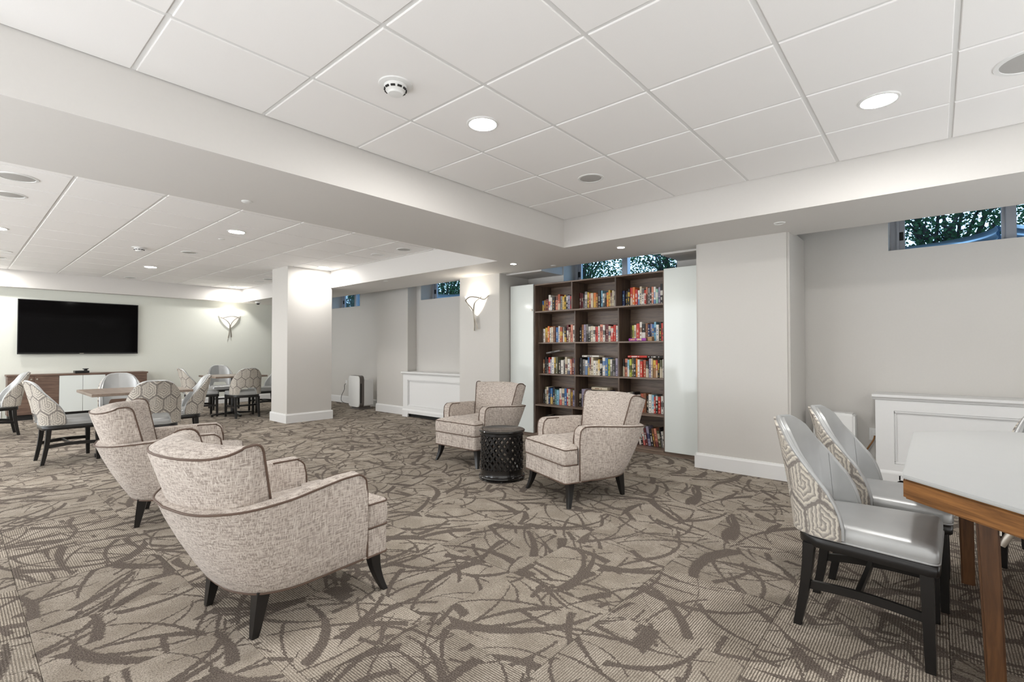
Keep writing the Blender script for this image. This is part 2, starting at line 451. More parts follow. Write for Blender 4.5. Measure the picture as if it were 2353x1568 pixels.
struct(boxo('wall_pillar_bookcase', 'wall', (-1.85, -1.003, 5.0, YW, 0, ZS+.05), bev=.02, seg=4, smooth=30))
struct(boxo('wall_pillar_far', 'wall', (1.9, 2.5, 5.0, YW, 0, ZS+.05)))
struct(boxo('column', 'wall', (-8.53, -7.95, 3.6, 4.375, 0, ZC+.02), bev=.004, smooth=30))
# soffits
sb = B()
sb.box(T2X1, T1X0, LY0, YS, ZS, ZT); sb.box(T1X0, RX1, T1Y1, YS, ZS, ZT); sb.box(T2X0, T2X1, T2Y1, YS, ZS, ZT); sb.box(XTV, T2X0, LY0, YS, ZS, ZT)
bmesh.ops.remove_doubles(sb.bm, verts=sb.bm.verts, dist=1e-5)
sof = struct(sb.done('ceiling_soffit', 'soffit', smooth=0))
hb = B(); hb.box(T2X0, T2X0+.004, 4.06, 4.31, 2.33, 2.555, .002)
hb.done('access_hatch', 'soffit', sof, 0)
struct(boxo('trim_1', 'trim', (-2.4, -1.85, YS, YS+.012, ZS-.003, ZS+.02)))
struct(B().box(-4.62, -3.99, YS+.012, YW, 2.25, ZT).box(-2.31, -1.85, YS+.012, YW, 2.25, ZT).done('ceiling_alcove', 'soffit', smooth=0))
struct(boxo('ceiling_slab', 'gap', (XTV-.2, RX1, LY0, 6.3, ZT, ZT+.1)))

# suspended ceilings
def tray(name, x0, x1, y0, y1, gx, gy):
    cl = struct(boxo(name, 'gap', (x0, x1, y0, y1, ZC+.03, ZC+.05)))
    P = .61; protos = {}
    xs = [x0]+[gx+P*k for k in range(-40, 40) if x0+.01 < gx+P*k < x1-.01]+[x1]
    ys = [y0]+[gy+P*k for k in range(-40, 40) if y0+.01 < gy+P*k < y1-.01]+[y1]
    for a, b in zip(xs, xs[1:]):
        for c_, d in zip(ys, ys[1:]):
            key = (round(b-a, 3), round(d-c_, 3))
            if key not in protos:
                hx, hy = (b-a)/2-.011, (d-c_)/2-.011
                if hx < .01 or hy < .01: protos[key] = None; continue
                q = B(); sq = lambda k, z: [(sx*(hx-k), sy*(hy-k), z) for sx, sy in ((-1, -1), (1, -1), (1, 1), (-1, 1))]
                q.loft([sq(-.004, .028), sq(-.004, .006), sq(0, .006), sq(0, -.001), sq(.003, -.003)])
                o = q.done('ceiling_tile', 'tile', cl, 0); protos[key] = o
            elif protos[key] is None: continue
            else: o = clone(protos[key], 'ceiling_tile', cl)
            o.location = ((a+b)/2, (c_+d)/2, ZC)
    gb = B()
    for i, x in enumerate(xs):
        lo, hi = (x+.006, x+.024) if i == 0 else ((x-.024, x-.006) if i == len(xs)-1 else (x-.011, x+.011))
        gb.box(lo, hi, y0, y1, ZC+.003, ZC+.02)
    for i, y in enumerate(ys):
        lo, hi = (y+.006, y+.024) if i == 0 else ((y-.024, y-.006) if i == len(ys)-1 else (y-.011, y+.011))
        gb.box(x0, x1, lo, hi, ZC+.004, ZC+.02)
    gb.done('ceiling_grid', 'grid', cl, 0)
    return cl
tray('ceiling', T1X0, T1X1, T1Y0, T1Y1, -1.7468, 1.183)
tray('ceiling', T2X0, T2X1, T2Y0, T2Y1, -5.785, .64)

# baseboards
def baseboard(name, runs, h=.15):
    b = B()
    for (x0, y0), (x1, y1), (nx, ny) in runs:
        t = .018
        prof = [(0, 0), (t, 0), (t, h-.022), (t-.006, h-.012), (t-.009, h-.002), (0, h)]
        ra = [(x0+nx*d, y0+ny*d, z) for d, z in prof]; rb = [(x1+nx*d, y1+ny*d, z) for d, z in prof]
        b.loft([ra, rb])
    return struct(b.done(name, 'trim', smooth=0))
def around(x0, x1, y0, y1, sides):
    t = .018; r = []
    if 'S' in sides: r.append(((x0, y0), (x1, y0), (0, -1)))
    if 'N' in sides: r.append(((x0, y1), (x1, y1), (0, 1)))
    if 'E' in sides: r.append(((x1, y0-t), (x1, y1+(t if 'N' in sides else 0)), (1, 0)))
    if 'W' in sides: r.append(((x0, y0-t), (x0, y1+(t if 'N' in sides else 0)), (-1, 0)))
    return r
baseboard('baseboard_column', around(-8.53, -7.95, 3.6, 4.375, 'SNEW'))
baseboard('baseboard_pillar_bookcase', around(-1.85, -1.003, 5.0, YW, 'SE')+[((-1.85, 4.982), (-1.85, 5.27), (-1, 0))])
baseboard('baseboard_pillar_sconce', around(-5.44, -4.62, 5.06, YW, 'SEW'))
baseboard('baseboard_pilaster', around(-8.265, -7.295, 5.5, 5.86, 'SW'))
baseboard('baseboard_window', [((XTV, 5.88), (-8.265, 5.88), (0, -1)), ((-1.0, YW), (-.44, YW), (0, -1)), ((1.3, YW), (1.9, YW), (0, -1))])
baseboard('baseboard_television', [((XTV, LY0), (XTV, .6), (1, 0)), ((XTV, 2.6), (XTV, 5.88), (1, 0))])

# windows
PW = .9
for k, (x0, x1, s_, yf) in enumerate(WIN):
    wn = struct(thing('window_%d' % (k+1), None, None, ((x0+x1)/2, yf+.30, s_))); W_ = x1-x0; H_ = 2.62-s_; hw = W_/2
    f = B(); t = .05
    f.box(-hw, -hw+t, -.03, .05, 0, H_); f.box(hw-t, hw, -.03, .05, 0, H_); f.box(-hw, hw, -.03, .05, 0, .022); f.box(-hw, hw, -.03, .05, H_-.03, H_)
    f.box(-hw+t, -hw+t+.02, -.05, .0, 0.022, H_-.03)
    f.done('frame', 'alu', wn, 0)
    boxo('mullion', 'alu', (-.034, .034, -.045, .05, .022, H_-.03), wn, bev=.004)
    s1 = B(); s1.box(-hw+t+.02, -hw+t+.062, -.02, .02, .022, H_-.03).box(-.058, -.034, -.02, .02, .022, H_-.03).box(-hw+t, -.034, -.02, .02, .022, .045)
    s1.done('sash', 'alu', wn, 0)
    boxo('latch', 'black', (-hw+t+.02, -hw+t+.05, -.04, -.02, .13, .21), wn, bev=.003)
    boxo('pane', 'pane', (-hw+t+.06, -.05, -.003, .003, .03, H_-.03), wn)
    boxo('pane', 'pane', (.034, hw-t, -.003, .003, .02, H_-.03), wn)
# outside the windows: ground, steel window wells, shrubs
gnd = struct(boxo('ground_outside', 'soil', (-22, 8, 6.24, 16, 1.6, 2.0)))
def window_well(xc, rx, ry, zt, label, y0=6.07):
    b = B(); rings = []; n = 40
    for i in range(n+1):
        a = pi*i/n; rr = []
        for z in [1.95+.02*j for j in range(int((zt-1.95)/.02)+1)]:
            c_ = 1+.012*sin(z*2*pi/.07); rr.append((z, c_))
        ring = [(rx*cos(a)*c_, ry*sin(a)*c_, z) for z, c_ in rr]+[(rx*cos(a)*(c_+.03), ry*sin(a)*(c_+.03), z) for z, c_ in rr[::-1]]
        rings.append(ring)
    b.loft(rings)
    o = b.done('window_well', 'galv', None, 40); o.location = (xc, y0, 0)
    return tag(o, label, 'window well', 'steel window wells outside')
window_well(-.33, .75, .62, 2.30, 'curved galvanised window well outside the left pane of the rightmost window')
window_well(1.25, .75, .62, 2.33, 'curved galvanised window well outside the right pane of the rightmost window')
window_well(-3.15, .95, .62, 2.24, 'low curved galvanised window well outside the window above the bookcase')
window_well(-6.6, .95, .62, 2.30, 'curved galvanised window well outside the window by the lit wall sconce')
window_well(-10.1, .95, .55, 2.24, 'curved galvanised window well outside the small far window')
def shrub(x, y, rx, ry, z0, z1, nl, label, seed):
    rnd = random.Random(seed)
    t = thing('shrub', label, 'shrub', (x, y, 2.0), 0, 'shrubs outside the basement windows')
    br = B()
    for k in range(14):
        a = rnd.uniform(0, 2*pi); r = rnd.uniform(.3, 1.); p = [(rnd.uniform(-.15, .15)*rx, rnd.uniform(-.1, .1), 0)]
        for q in range(1, 7):
            u = q/6; p.append((cos(a)*r*rx*u+rnd.uniform(-.06, .06), sin(a)*r*ry*u*.7+rnd.uniform(-.05, .05), (z1-2.0)*u*rnd.uniform(.75, 1.05)))
        br.tube(p, [.03*(1-.8*q/6) for q in range(7)], 5)
        for q in range(2, 6):
            s = Vector(p[q]); e = s+Vector((rnd.uniform(-.4, .4), rnd.uniform(-.3, .3), rnd.uniform(-.05, .35)))
            br.tube([s, (s+e)/2+Vector((0, 0, .04)), e], [.011, .008, .004], 4)
    br.done('branches', 'bark', t, 0)
    vs, fs = [], []
    for k in range(nl):
        p = Vector((rnd.uniform(-1, 1)*rx, rnd.uniform(-1, 1)*ry, rnd.uniform(z0, z1)-2.0))
        d = Vector((rnd.uniform(-1, 1), rnd.uniform(-1, 1), rnd.uniform(-.7, .7))).normalized(); e = d.orthogonal(); e.rotate(Matrix.Rotation(rnd.uniform(0, 6.28), 3, d))
        L, Wd = rnd.uniform(.03, .06), rnd.uniform(.009, .015); i = len(vs)
        vs += [p, p+d*L*.5+e*Wd+Vector((0, 0, .004)), p+d*L, p+d*L*.5-e*Wd+Vector((0, 0, .004))]; fs += [(i, i+1, i+2), (i, i+2, i+3)]
    me = bpy.data.meshes.new('foliage'); me.from_pydata(vs, [], fs); me.materials.append(M['leaf'])
    o = bpy.data.objects.new('foliage', me); C.objects.link(o); o.parent = t; o['kind'] = 'stuff'
shrub(.1, 7.7, 1.0, .55, 2.15, 3.5, 11000, 'dense dark green shrub behind the rightmost window', 1)
shrub(1.95, 7.9, .7, .5, 2.15, 3.5, 5500, 'dense dark green shrub at the right edge beyond the rightmost window', 11)
shrub(-3.35, 7.9, .8, .5, 2.15, 3.4, 7000, 'sparse backlit shrub behind the right half of the window over the bookcase', 2)
shrub(-5.15, 7.9, .85, .5, 2.15, 3.4, 8500, 'backlit shrub behind the left half of the window over the bookcase', 3)
shrub(-9.0, 7.9, 1.2, .5, 2.15, 3.4, 13000, 'dark shrub behind the window beside the lit wall sconce', 4)
shrub(-13.3, 8.1, 1.4, .5, 2.15, 3.4, 12000, 'leafy shrub behind the small far window', 5)

# ================================================================== CEILING FIXTURES
def downlight(x, y, z, label, lit=True, r=.078, group='round recessed ceiling downlights', small=False, dim=False):
    t = thing('downlight', label, 'ceiling light', (x, y, z), 0, group)
    b = B(); b.lathe([(r, .0), (r, -.004), (r*1.06, -.008), (r*1.2, -.006), (r*1.26, 0), (r*1.26, .003), (r, .003)], 32); b.done('trim_ring', 'white_plastic', t)
    l = B(); l.lathe([(r, -.0035), (r*.6, -.0055), (.002, -.006)], 16)
    l.done('lens', ('lamp_small' if small else 'lamp_dim' if dim else 'lamp') if lit else 'off_lens', t)
    return t
D1 = ZC-.003
downlight(-2.052, 2.098, D1, 'bright round downlight in the near ceiling beside the large smoke detector')
downlight(-.222, 3.318, D1, 'bright round downlight in the near ceiling at the upper right')
downlight(-6.09, 2.165, D1, 'bright round downlight in the far ceiling nearest the dropped beam')
downlight(-9.75, 2.165, D1, 'bright round downlight in the middle of the far ceiling')
downlight(-7.92, .335, D1, 'bright round downlight at the left edge of the picture in the far ceiling')
downlight(-7.64, 4.05, D1, 'round downlight shining down the face of the square column', dim=True)
downlight(-11.5, 4.05, D1, 'round downlight in the far corner of the far ceiling by the access hatch', dim=True)
downlight(-11.5, .335, D1, 'round downlight at the far left above the television wall')
for x, y, q in ((-6.09, -1.5, 'nearest the beam'), (-9.75, -1.5, 'nearest the television'), (-7.92, -2.1, 'in the middle')):  # unseen downlights added to light the far zone
    downlight(x, y, D1, 'added unseen downlight over the far part of the room, '+q)
downlight(-6.05, 4.03, D1, 'unlit round downlight beside the grey speaker near the far soffit', lit=False)
downlight(-10.21, 4.05, D1, 'unlit round downlight just left of the square column', lit=False)
downlight(-9.75, .48, D1, 'unlit round downlight at the left edge, nearer of the two small ones', lit=False)
SG = 'small spotlights in the dropped soffit'
downlight(-3.97, 4.605, ZS, 'small lit spotlight in the soffit in front of the bookcase left door', r=.035, group=SG, small=True)
downlight(-2.48, 4.60, ZS, 'small spotlight in the soffit in front of the bookcase right half', r=.035, group=SG, small=True)
downlight(-.99+.0, 4.60, ZS, 'small spotlight in the soffit right of the bookcase pillar', lit=False, r=.035, group=SG)
def speaker(x, y, label, r=.115):
    t = thing('ceiling_speaker', label, 'speaker', (x, y, D1), 0, 'round ceiling speakers')
    B().lathe([(r*.84, 0), (r*.86, -.006), (r, -.005), (r*1.02, .0), (r*1.02, .003), (r*.84, .003)], 36).done('rim', 'white_plastic', t)
    B().lathe([(r*.85, -.002), (r*.5, -.007), (.002, -.009)], 28).done('grille', 'grille', t)
speaker(-2.062, 3.335, 'round speaker in the near ceiling above the armchairs', .1)
speaker(.36, 3.33, 'round grey speaker cut by the right edge of the picture', .135)
speaker(-5.47, .34, 'largest round speaker at the left edge of the far ceiling', .125)
speaker(-6.13, .34, 'second round speaker at the left edge of the far ceiling', .105)
speaker(-7.9, 2.2, 'round speaker in the middle of the far ceiling between the two downlights', .1)
speaker(-5.46, 4.05, 'round grey speaker by the corner of the far soffit', .1)
speaker(-11.5, 2.24, 'round speaker above the television close to the far soffit', .1)
speaker(-9.75, 4.05, 'round grey speaker partly hidden by the square column', .1)
speaker(-10.43, .46, 'small round speaker at the left edge, farther of the two small ones', .09)
def smoke(x, y, label, k=1.):
    t = thing('smoke_detector', label, 'smoke detector', (x, y, D1), .4, 'smoke detectors')
    B().lathe([(.085*k, .0), (.083*k, -.006), (.07*k, -.010), (.058*k, -.010), (.058*k, .002)], 32).done('base_plate', 'white_plastic', t)
    B().lathe([(.058*k, -.008), (.056*k, -.022), (.05*k, -.034), (.042*k, -.038), (.042*k, -.044), (.036*k, -.052), (.002, -.056)], 32).done('dome', 'white_plastic', t)
    for i in range(10):
        a = 2*pi*i/10; r = .0535*k
        o = boxo('vent_slot', 'dark_slot', (-.011*k, .011*k, -.004, .004, -.0335, -.0255), t); o.location = (r*cos(a), r*sin(a), 0); o.rotation_euler = (0, 0, a+pi/2)
smoke(-2.085, 1.49, 'large white smoke detector in the near ceiling beside the bright downlight')
smoke(-8.03, 1.655, 'small white smoke detector in the far ceiling')
def sprinkler(x, y, z, label):
    o = B().lathe([(.036, .003), (.036, -.004), (.03, -.008), (.002, -.009)], 24).done('sprinkler_cap', 'white_plastic'); o.location = (x, y, z)
    tag(o, label, 'sprinkler', 'flush sprinkler caps')
sprinkler(-3.75, 1.4, ZS, 'flush sprinkler cap on the underside of the dropped beam')
sprinkler(-6.64, 2.19, D1, 'flush sprinkler cap in the far ceiling beside the lit downlight')
sprinkler(-6.48, 4.46, ZS, 'flush sprinkler cap under the soffit right of the square column')
sprinkler(-3.68, 5.05, ZS, 'flush sprinkler cap under the soffit edge right above the bookcase')
t = thing('dome_camera', 'small white dome camera under the far soffit', 'camera', (-11.48, 4.54, ZS))
B().lathe([(.06, .002), (.06, -.012), (.05, -.03), (.04, -.034)], 24).done('housing', 'white_plastic', t)
B().lathe([(.04, -.03), (.034, -.05), (.02, -.062), (.002, -.066)], 20).done('dome', 'black', t)

# ================================================================== SCONCES  (local: +y out of the wall, origin at the bowl foot)
def sconce(loc, rz, label):
    t = thing('wall_sconce', label, 'wall light', loc, rz, 'bowl wall sconces with nickel ribbons')
    prof = [(.012, 0), (.05, .03), (.095, .075), (.14, .135), (.175, .2), (.205, .255), (.225, .285)]
    rings = []
    for r, z in prof:
        ring = [(r*cos(pi*k/20), .004+.62*r*sin(pi*k/20), z) for k in range(21)]
        ring += [((r-.006)*cos(pi*k/20), .004+.62*(r-.006)*sin(pi*k/20)*(1 if 0 < k < 20 else 1), z+.001) for k in range(20, -1, -1)]
        rings.append(ring)
    B().loft(rings).done('bowl', 'bowl', t, 60)
    B().box(-.05, .05, 0, .02, .1, .26, .004).done('back_plate', 'metal', t)
    def onbowl(u, z, o=.012):
        r = interp(z, [(b, a) for a, b in prof])+o; a = pi*(1-u); return (r*cos(a), .004+.62*r*sin(a), z)
    b = B(); b.tube(catmull([onbowl(.0, .28), onbowl(.12, .225), onbowl(.3, .25), onbowl(.5, .265), onbowl(.7, .235), onbowl(.88, .215), onbowl(1., .27)], 5), .007, 6); b.done('ribbon', 'metal', t)
    b = B(); b.tube(catmull([onbowl(.22, .26, .02), onbowl(.38, .19, .02), onbowl(.47, .1, .02), (0, .07, 0), (-.025, .045, -.12), (-.035, .03, -.2)], 5), [.006+.006*i/25 for i in range(26)], 6); b.done('stem', 'metal', t)
    b = B(); b.tube(catmull([onbowl(.86, .235, .02), onbowl(.68, .17, .02), onbowl(.56, .09, .02), (.012, .06, 0), (.018, .04, -.12), (.032, .03, -.22)], 5), [.006+.006*i/25 for i in range(26)], 6); b.done('stem', 'metal', t)
    L = bpy.data.lights.new('sconce_bulb', 'POINT'); L.energy = SCONCE_W; L.color = (1, .93, .82); L.shadow_soft_size = .05
    lo = bpy.data.objects.new('sconce_bulb', L); C.objects.link(lo); lo.parent = t; lo.location = (0, .075, .27)
    return t
s0 = sconce((-5.06, 5.06, 1.69), pi, 'lit bowl sconce on the pillar left of the bookcase')
s1 = copy_tree(s0, 'lit bowl sconce on the television wall left of the square column', None, (XTV, 4.15, 1.68), -pi/2)

# ================================================================== BOOKCASE
BX0, BX1, BXL, BXR, BYF, BYB = -4.60, -1.872, -4.185, -2.312, 5.29, 5.66
ZB = [.055, .447, .865, 1.295, 1.72, 2.092]
bc = thing('bookcase', 'tall dark walnut bookcase with white glass doors at both ends', 'bookcase', ((BX0+BX1)/2, 0, 0)); bx = -(BX0+BX1)/2
def bpart(name, mat, x0, x1, y0, y1, z0, z1, bev=.001):
    return boxo(name, mat, (x0+bx, x1+bx, y0, y1, z0, z1), bc, bev)
bpart('back_panel', 'walnut_h', BX0, BX1, BYB, BYB+.012, .05, 2.085)
bpart('toe_kick', 'walnut_h', BX0, BX1, BYF+.012, BYF+.03, 0, .05)
bpart('top_board', 'walnut_h', BX0, BX1, BYF+.0, BYB, 2.074, 2.092)
for x in (BXL, BXR-.018): bpart('side_panel', 'walnut', x, x+.018, BYF, BYB, .05, 2.074)
for x in (BX0, BX1-.018): bpart('side_panel', 'walnut', x, x+.018, BYF+.02, BYB, .05, 2.074)
th = .019; DV = (-3.563, -2.93)
for i, z in enumerate(ZB[:5]):
    yf = BYF if i in (0, 1, 4) else BYF+.07
    bpart('shelf', 'walnut_h', BXL+.018, BXR-.018, yf, BYB, z-th, z)
for i in range(5):
    yf = BYF if i in (0, 4) else BYF+.07; zt = ZB[i+1]-th
    for x in DV: bpart('divider', 'walnut', x-.009, x+.009, yf+.001, BYB, ZB[i], zt)
    if i in (1, 2, 3): bpart('stile', 'walnut', BXL+.018, BXL+.034, yf, BYB, ZB[i], zt)
dl = bpart('door', 'glass_white', BX0, BXL-.003, BYF-.02, BYF, .052, 2.098, .0015)
dr = bpart('door', 'glass_white', BXR+.003, BX1, BYF-.02, BYF, .052, 2.104, .0015)
o = B().lathe([(.008, 0), (.008, .018), (.014, .02), (.014, .026), (.002, .027)], 12, axis='y').done('knob', 'metal', dl); o.location = (BXL-.02+bx, BYF-.02, 1.74)

# ---- books: colour codes, one row of letters for each compartment
COL = {'w': ('white', (226, 222, 214)), 'c': ('cream', (214, 202, 178)), 'y': ('yellow', (214, 178, 78)), 'o': ('orange', (222, 124, 62)), 'r': ('red', (196, 58, 48)),
       'm': ('maroon', (104, 40, 46)), 'k': ('black', (34, 32, 33)), 'g': ('grey', (138, 134, 132)), 'b': ('blue', (62, 112, 168)), 'n': ('navy', (36, 48, 92)),
       't': ('teal', (76, 126, 128)), 's': ('sky blue', (134, 186, 210)), 'l': ('lime green', (178, 184, 70)), 'p': ('salmon pink', (214, 140, 116)), 'v': ('lilac grey', (158, 150, 172)),
       'u': ('brown', (134, 88, 60)), 'a': ('pale mint', (150, 200, 184)), 'd': ('dark olive', (92, 92, 66)), 'x': ('rust', (170, 84, 56))}
# (row from the top, column, letters, gap index kept for slant)
ROWS = {(0, 0): 'bumwwkpxgyykvrww', (0, 1): 'mmkgypcoukswkoyccwp', (0, 2): 'nkkrorwcwrpgkpwavkkt',
        (1, 0): 'wyowcubwxgkmcpwu', (1, 1): 'kuvgkcwrwpwmcrrwc', (1, 2): 'lcrwkunvbswkrr',
        (2, 0): 'ukkrvwydkwgcwpmb', (2, 1): 'kgwbmcwcykwblwkvw', (2, 2): 'kpsldkowrxkvcyrkdwu',
        (3, 0): 'kdcnbktswcbrcuvg', (3, 1): 'kvwkwtkbwnkwrk', (3, 2): 'gkwvkgwxukwsrkrwbp',
        (4, 0): 'kknkmkkuk', (4, 1): 'kukmkn', (4, 2): 'wkkcuxkwmvkupdkw'}
WID = {(0, 0): 1.}
RN = ['top', 'second', 'third', 'fourth', 'bottom']; CN = ['left', 'middle', 'right']
CX_ = [(BXL+.02, DV[0]-.011), (DV[0]+.011, DV[1]-.011), (DV[1]+.011, BXR-.02)]
bmats = {}
def book_mat(code, alt, kind):
    key = (code, alt, kind)
    if key in bmats: return bmats[key]
    g = G('book_cover_%s' % COL[code][0].replace(' ', '_')); o = g.sep(g.obj()); r = g.rnd()
    col = rgb(*COL[code][1]); ac = rgb(*COL[alt][1])
    # printed title marks and bands along the spine
    z = o[2]; n = g.white(g.comb(g.math('FLOOR', g.math('MULTIPLY', z, 95.)), g.math('MULTIPLY', r, 90.), 0.))[0]
    inx = g.math('LESS_THAN', g.math('ABSOLUTE', o[0]), .0065)
    seg = g.math('MULTIPLY', g.math('GREATER_THAN', z, .05), g.math('LESS_THAN', z, .15))
    txt = g.math('MULTIPLY', g.math('MULTIPLY', g.math('GREATER_THAN', n, .42), inx), seg)
    f = txt
    if kind == 1:
        band = g.math('MULTIPLY', g.math('GREATER_THAN', z, g.math('MULTIPLY_ADD', r, .08, .07)), g.math('LESS_THAN', z, g.math('MULTIPLY_ADD', r, .08, .125)))
        f = g.math('MAXIMUM', txt, band)
    if kind == 2:
        lowb = g.math('LESS_THAN', z, g.math('MULTIPLY_ADD', r, .08, .04)); f = g.math('MAXIMUM', txt, lowb)
    logo = g.math('MULTIPLY', g.math('LESS_THAN', g.math('ABSOLUTE', g.math('SUBTRACT', z, .018)), .006), g.math('LESS_THAN', g.math('ABSOLUTE', o[0]), .005))
    f = g.math('MAXIMUM', f, logo)
    bmats[key] = g.base(g.mix(g.math('MULTIPLY', f, .85), col, ac), .45); return bmats[key]
def book_mesh(w, h, d):
    # local: spine at y=0 facing -y, centred on x, standing on z=0
    b = B(); hw = w/2; c = .0022; rings = []
    sp = [(-hw, .006), (-hw*.9, .002), (-hw*.45, -.001), (0, -.002), (hw*.45, -.001), (hw*.9, .002), (hw, .006)]
    poly = sp+[(hw, d), (hw-c, d), (hw-c, .008), (-hw+c, .008), (-hw+c, d), (-hw, d)]
    b.loft([[(x, y, 0) for x, y in poly], [(x, y, h) for x, y in poly]])
    b.box(-hw+c, hw-c, .007, d-.004, .003, h-.004, mat=1)
    return b
def add_book(code, alt, kind, w, h, d, loc, rot, label, group):
    o = book_mesh(w, h, d).done('book', [book_mat(code, alt, kind), M['paper']], None, 0)
    o.location = loc; o.rotation_euler = rot
    return tag(o, label, 'book', group)
CONTR = {'w': 'kknbru', 'c': 'kumn', 'y': 'kwu', 'o': 'wky', 'r': 'wkc', 'm': 'cwy', 'k': 'wwgcy', 'g': 'wk', 'b': 'wwy', 'n': 'wcs', 't': 'wc', 's': 'nw', 'l': 'kw', 'p': 'kwm', 'v': 'nkw', 'u': 'cyk', 'a': 'wk', 'd': 'cw', 'x': 'wcy'}
rb = random.Random(21); tops = {}
for (r_, c_), s in ROWS.items():
    zb = ZB[4-r_]; x0, x1 = CX_[c_]; 
    if r_ in (1, 2, 3) and c_ == 0: x0 += .016
    n = len(s); ws = [rb.uniform(.7, 1.35) for _ in s]; span = x1-x0-.012
    if (r_, c_) == (1, 2): x0 += .13; span -= .13
    if r_ == 4: span *= .93
    if (r_, c_) == (4, 2): x0 += .045; span -= .03
    k = span/sum(ws); x = x0+.005; cols = {}
    lean = r_ == 4 and c_ == 2
    for i, ch in enumerate(s):
        w_ = ws[i]*k-.0012; h = rb.uniform(.185, .232); 
        if (r_, c_) == (0, 2) and i >= n-3: h = .26-.01*(n-1-i)
        if r_ == 0 and c_ == 0 and i < 3: h = .155+.01*i
        if lean: w_ = ws[i]*k*.9-.0012
        d = rb.uniform(.13, .16); alt = rb.choice(CONTR[ch]); kind = rb.choice((0, 0, 1, 2))
        cols[ch] = cols.get(ch, 0)+1
        lab = '%s book, %s from the left in the %s compartment of the %s bookshelf' % (COL[ch][0], ordinal(i), CN[c_], RN[r_])
        ang = -.16 if lean else 0.
        yy = 5.435+rb.uniform(-.006, .01)
        zz = zb+.0005+(abs(sin(ang))*w_/2 if lean else 0)
        xx = x+w_/2-(.02 if lean else 0)
        add_book(ch, alt, kind, w_, h, d, (xx+(.02 if lean else 0), yy, zz), (0, ang, 0), lab, 'books on the bookcase shelves')
        tops[(r_, c_)] = max(tops.get((r_, c_), 0), zb+h)
        x += ws[i]*k
# books lying flat on top of the rows
def flat_book(code, alt, x, w, h, z, label, tilt=0., d=.14):
    add_book(code, alt, 0, w, h, d, (x, 5.435, z), (0, pi/2+tilt, 0), label, 'books lying flat in the bookcase')
flat_book('g', 'k', -4.085, .022, .23, tops[(2, 0)]+.05, 'grey book lying tilted across the left row of the third bookshelf', tilt=-.16)
flat_book('w', 'k', -3.50, .024, .25, tops[(2, 1)]+.0125, 'white book lying flat on the middle row of the third bookshelf')
flat_book('r', 'w', -2.845, .026, .25, tops[(2, 2)]+.0135, 'red book lying flat on the right row of the third bookshelf')
flat_book('k', 'w', -2.59, .024, .23, tops[(2, 2)]+.0125, 'black book lying flat beside the red one on the third bookshelf')
flat_book('c', 'u', -3.36, .035, .23, tops[(3, 1)]+.018, 'thick cream book lying on the middle row of the fourth bookshelf')
pb = add_book('m', 'w', 0, .034, .22, .058, (-2.795, 5.368, ZB[3]+.0175), (0, pi/2, 0), 'purple paperback with ONE on its spine lying at the front of the second bookshelf', 'books lying flat in the bookcase')
g = G('purple_cover'); pb.data.materials[0] = g.base(rgb(150, 60, 160), .45)
def text_part(body, size, colr, parent, mtx, name='lettering'):
    cu = bpy.data.curves.new(name, 'FONT'); cu.body = body; cu.size = size; cu.extrude = .0004; cu.align_x = 'CENTER'; cu.align_y = 'CENTER'; cu.offset = size*.03
    tmp = bpy.data.objects.new('tmp', cu); C.objects.link(tmp); dg = bpy.context.evaluated_depsgraph_get()
    me = bpy.data.meshes.new_from_object(tmp.evaluated_get(dg)); bpy.data.objects.remove(tmp)
    g = G('print_'+name); me.materials.append(g.base(rgb(*colr), .5))
    o = bpy.data.objects.new(name, me); C.objects.link(o); o.parent = parent; o.matrix_local = mtx; return o
RX = Matrix.Rotation(pi/2, 4, 'X')
def spine_text(body, size, colr, z):   # book local: z runs along the spine, x is its thickness
    text_part(body, size, colr, pb, Matrix.Translation((0, -.0024, z)) @ Matrix.Rotation(-pi/2, 4, 'Y') @ RX)
spine_text('JANET', .022, (240, 180, 90), .055); spine_text('ONE', .03, (244, 236, 150), .135)
bxo = B().box(-.028, .028, 0, .06, 0, .05, .003).done('small_box', plain('tan_card', (168, 132, 92), .6)); bxo.location = (-2.53, 5.375, ZB[3]+.0005)
tag(bxo, 'small tan card box at the front of the second bookshelf', 'box')

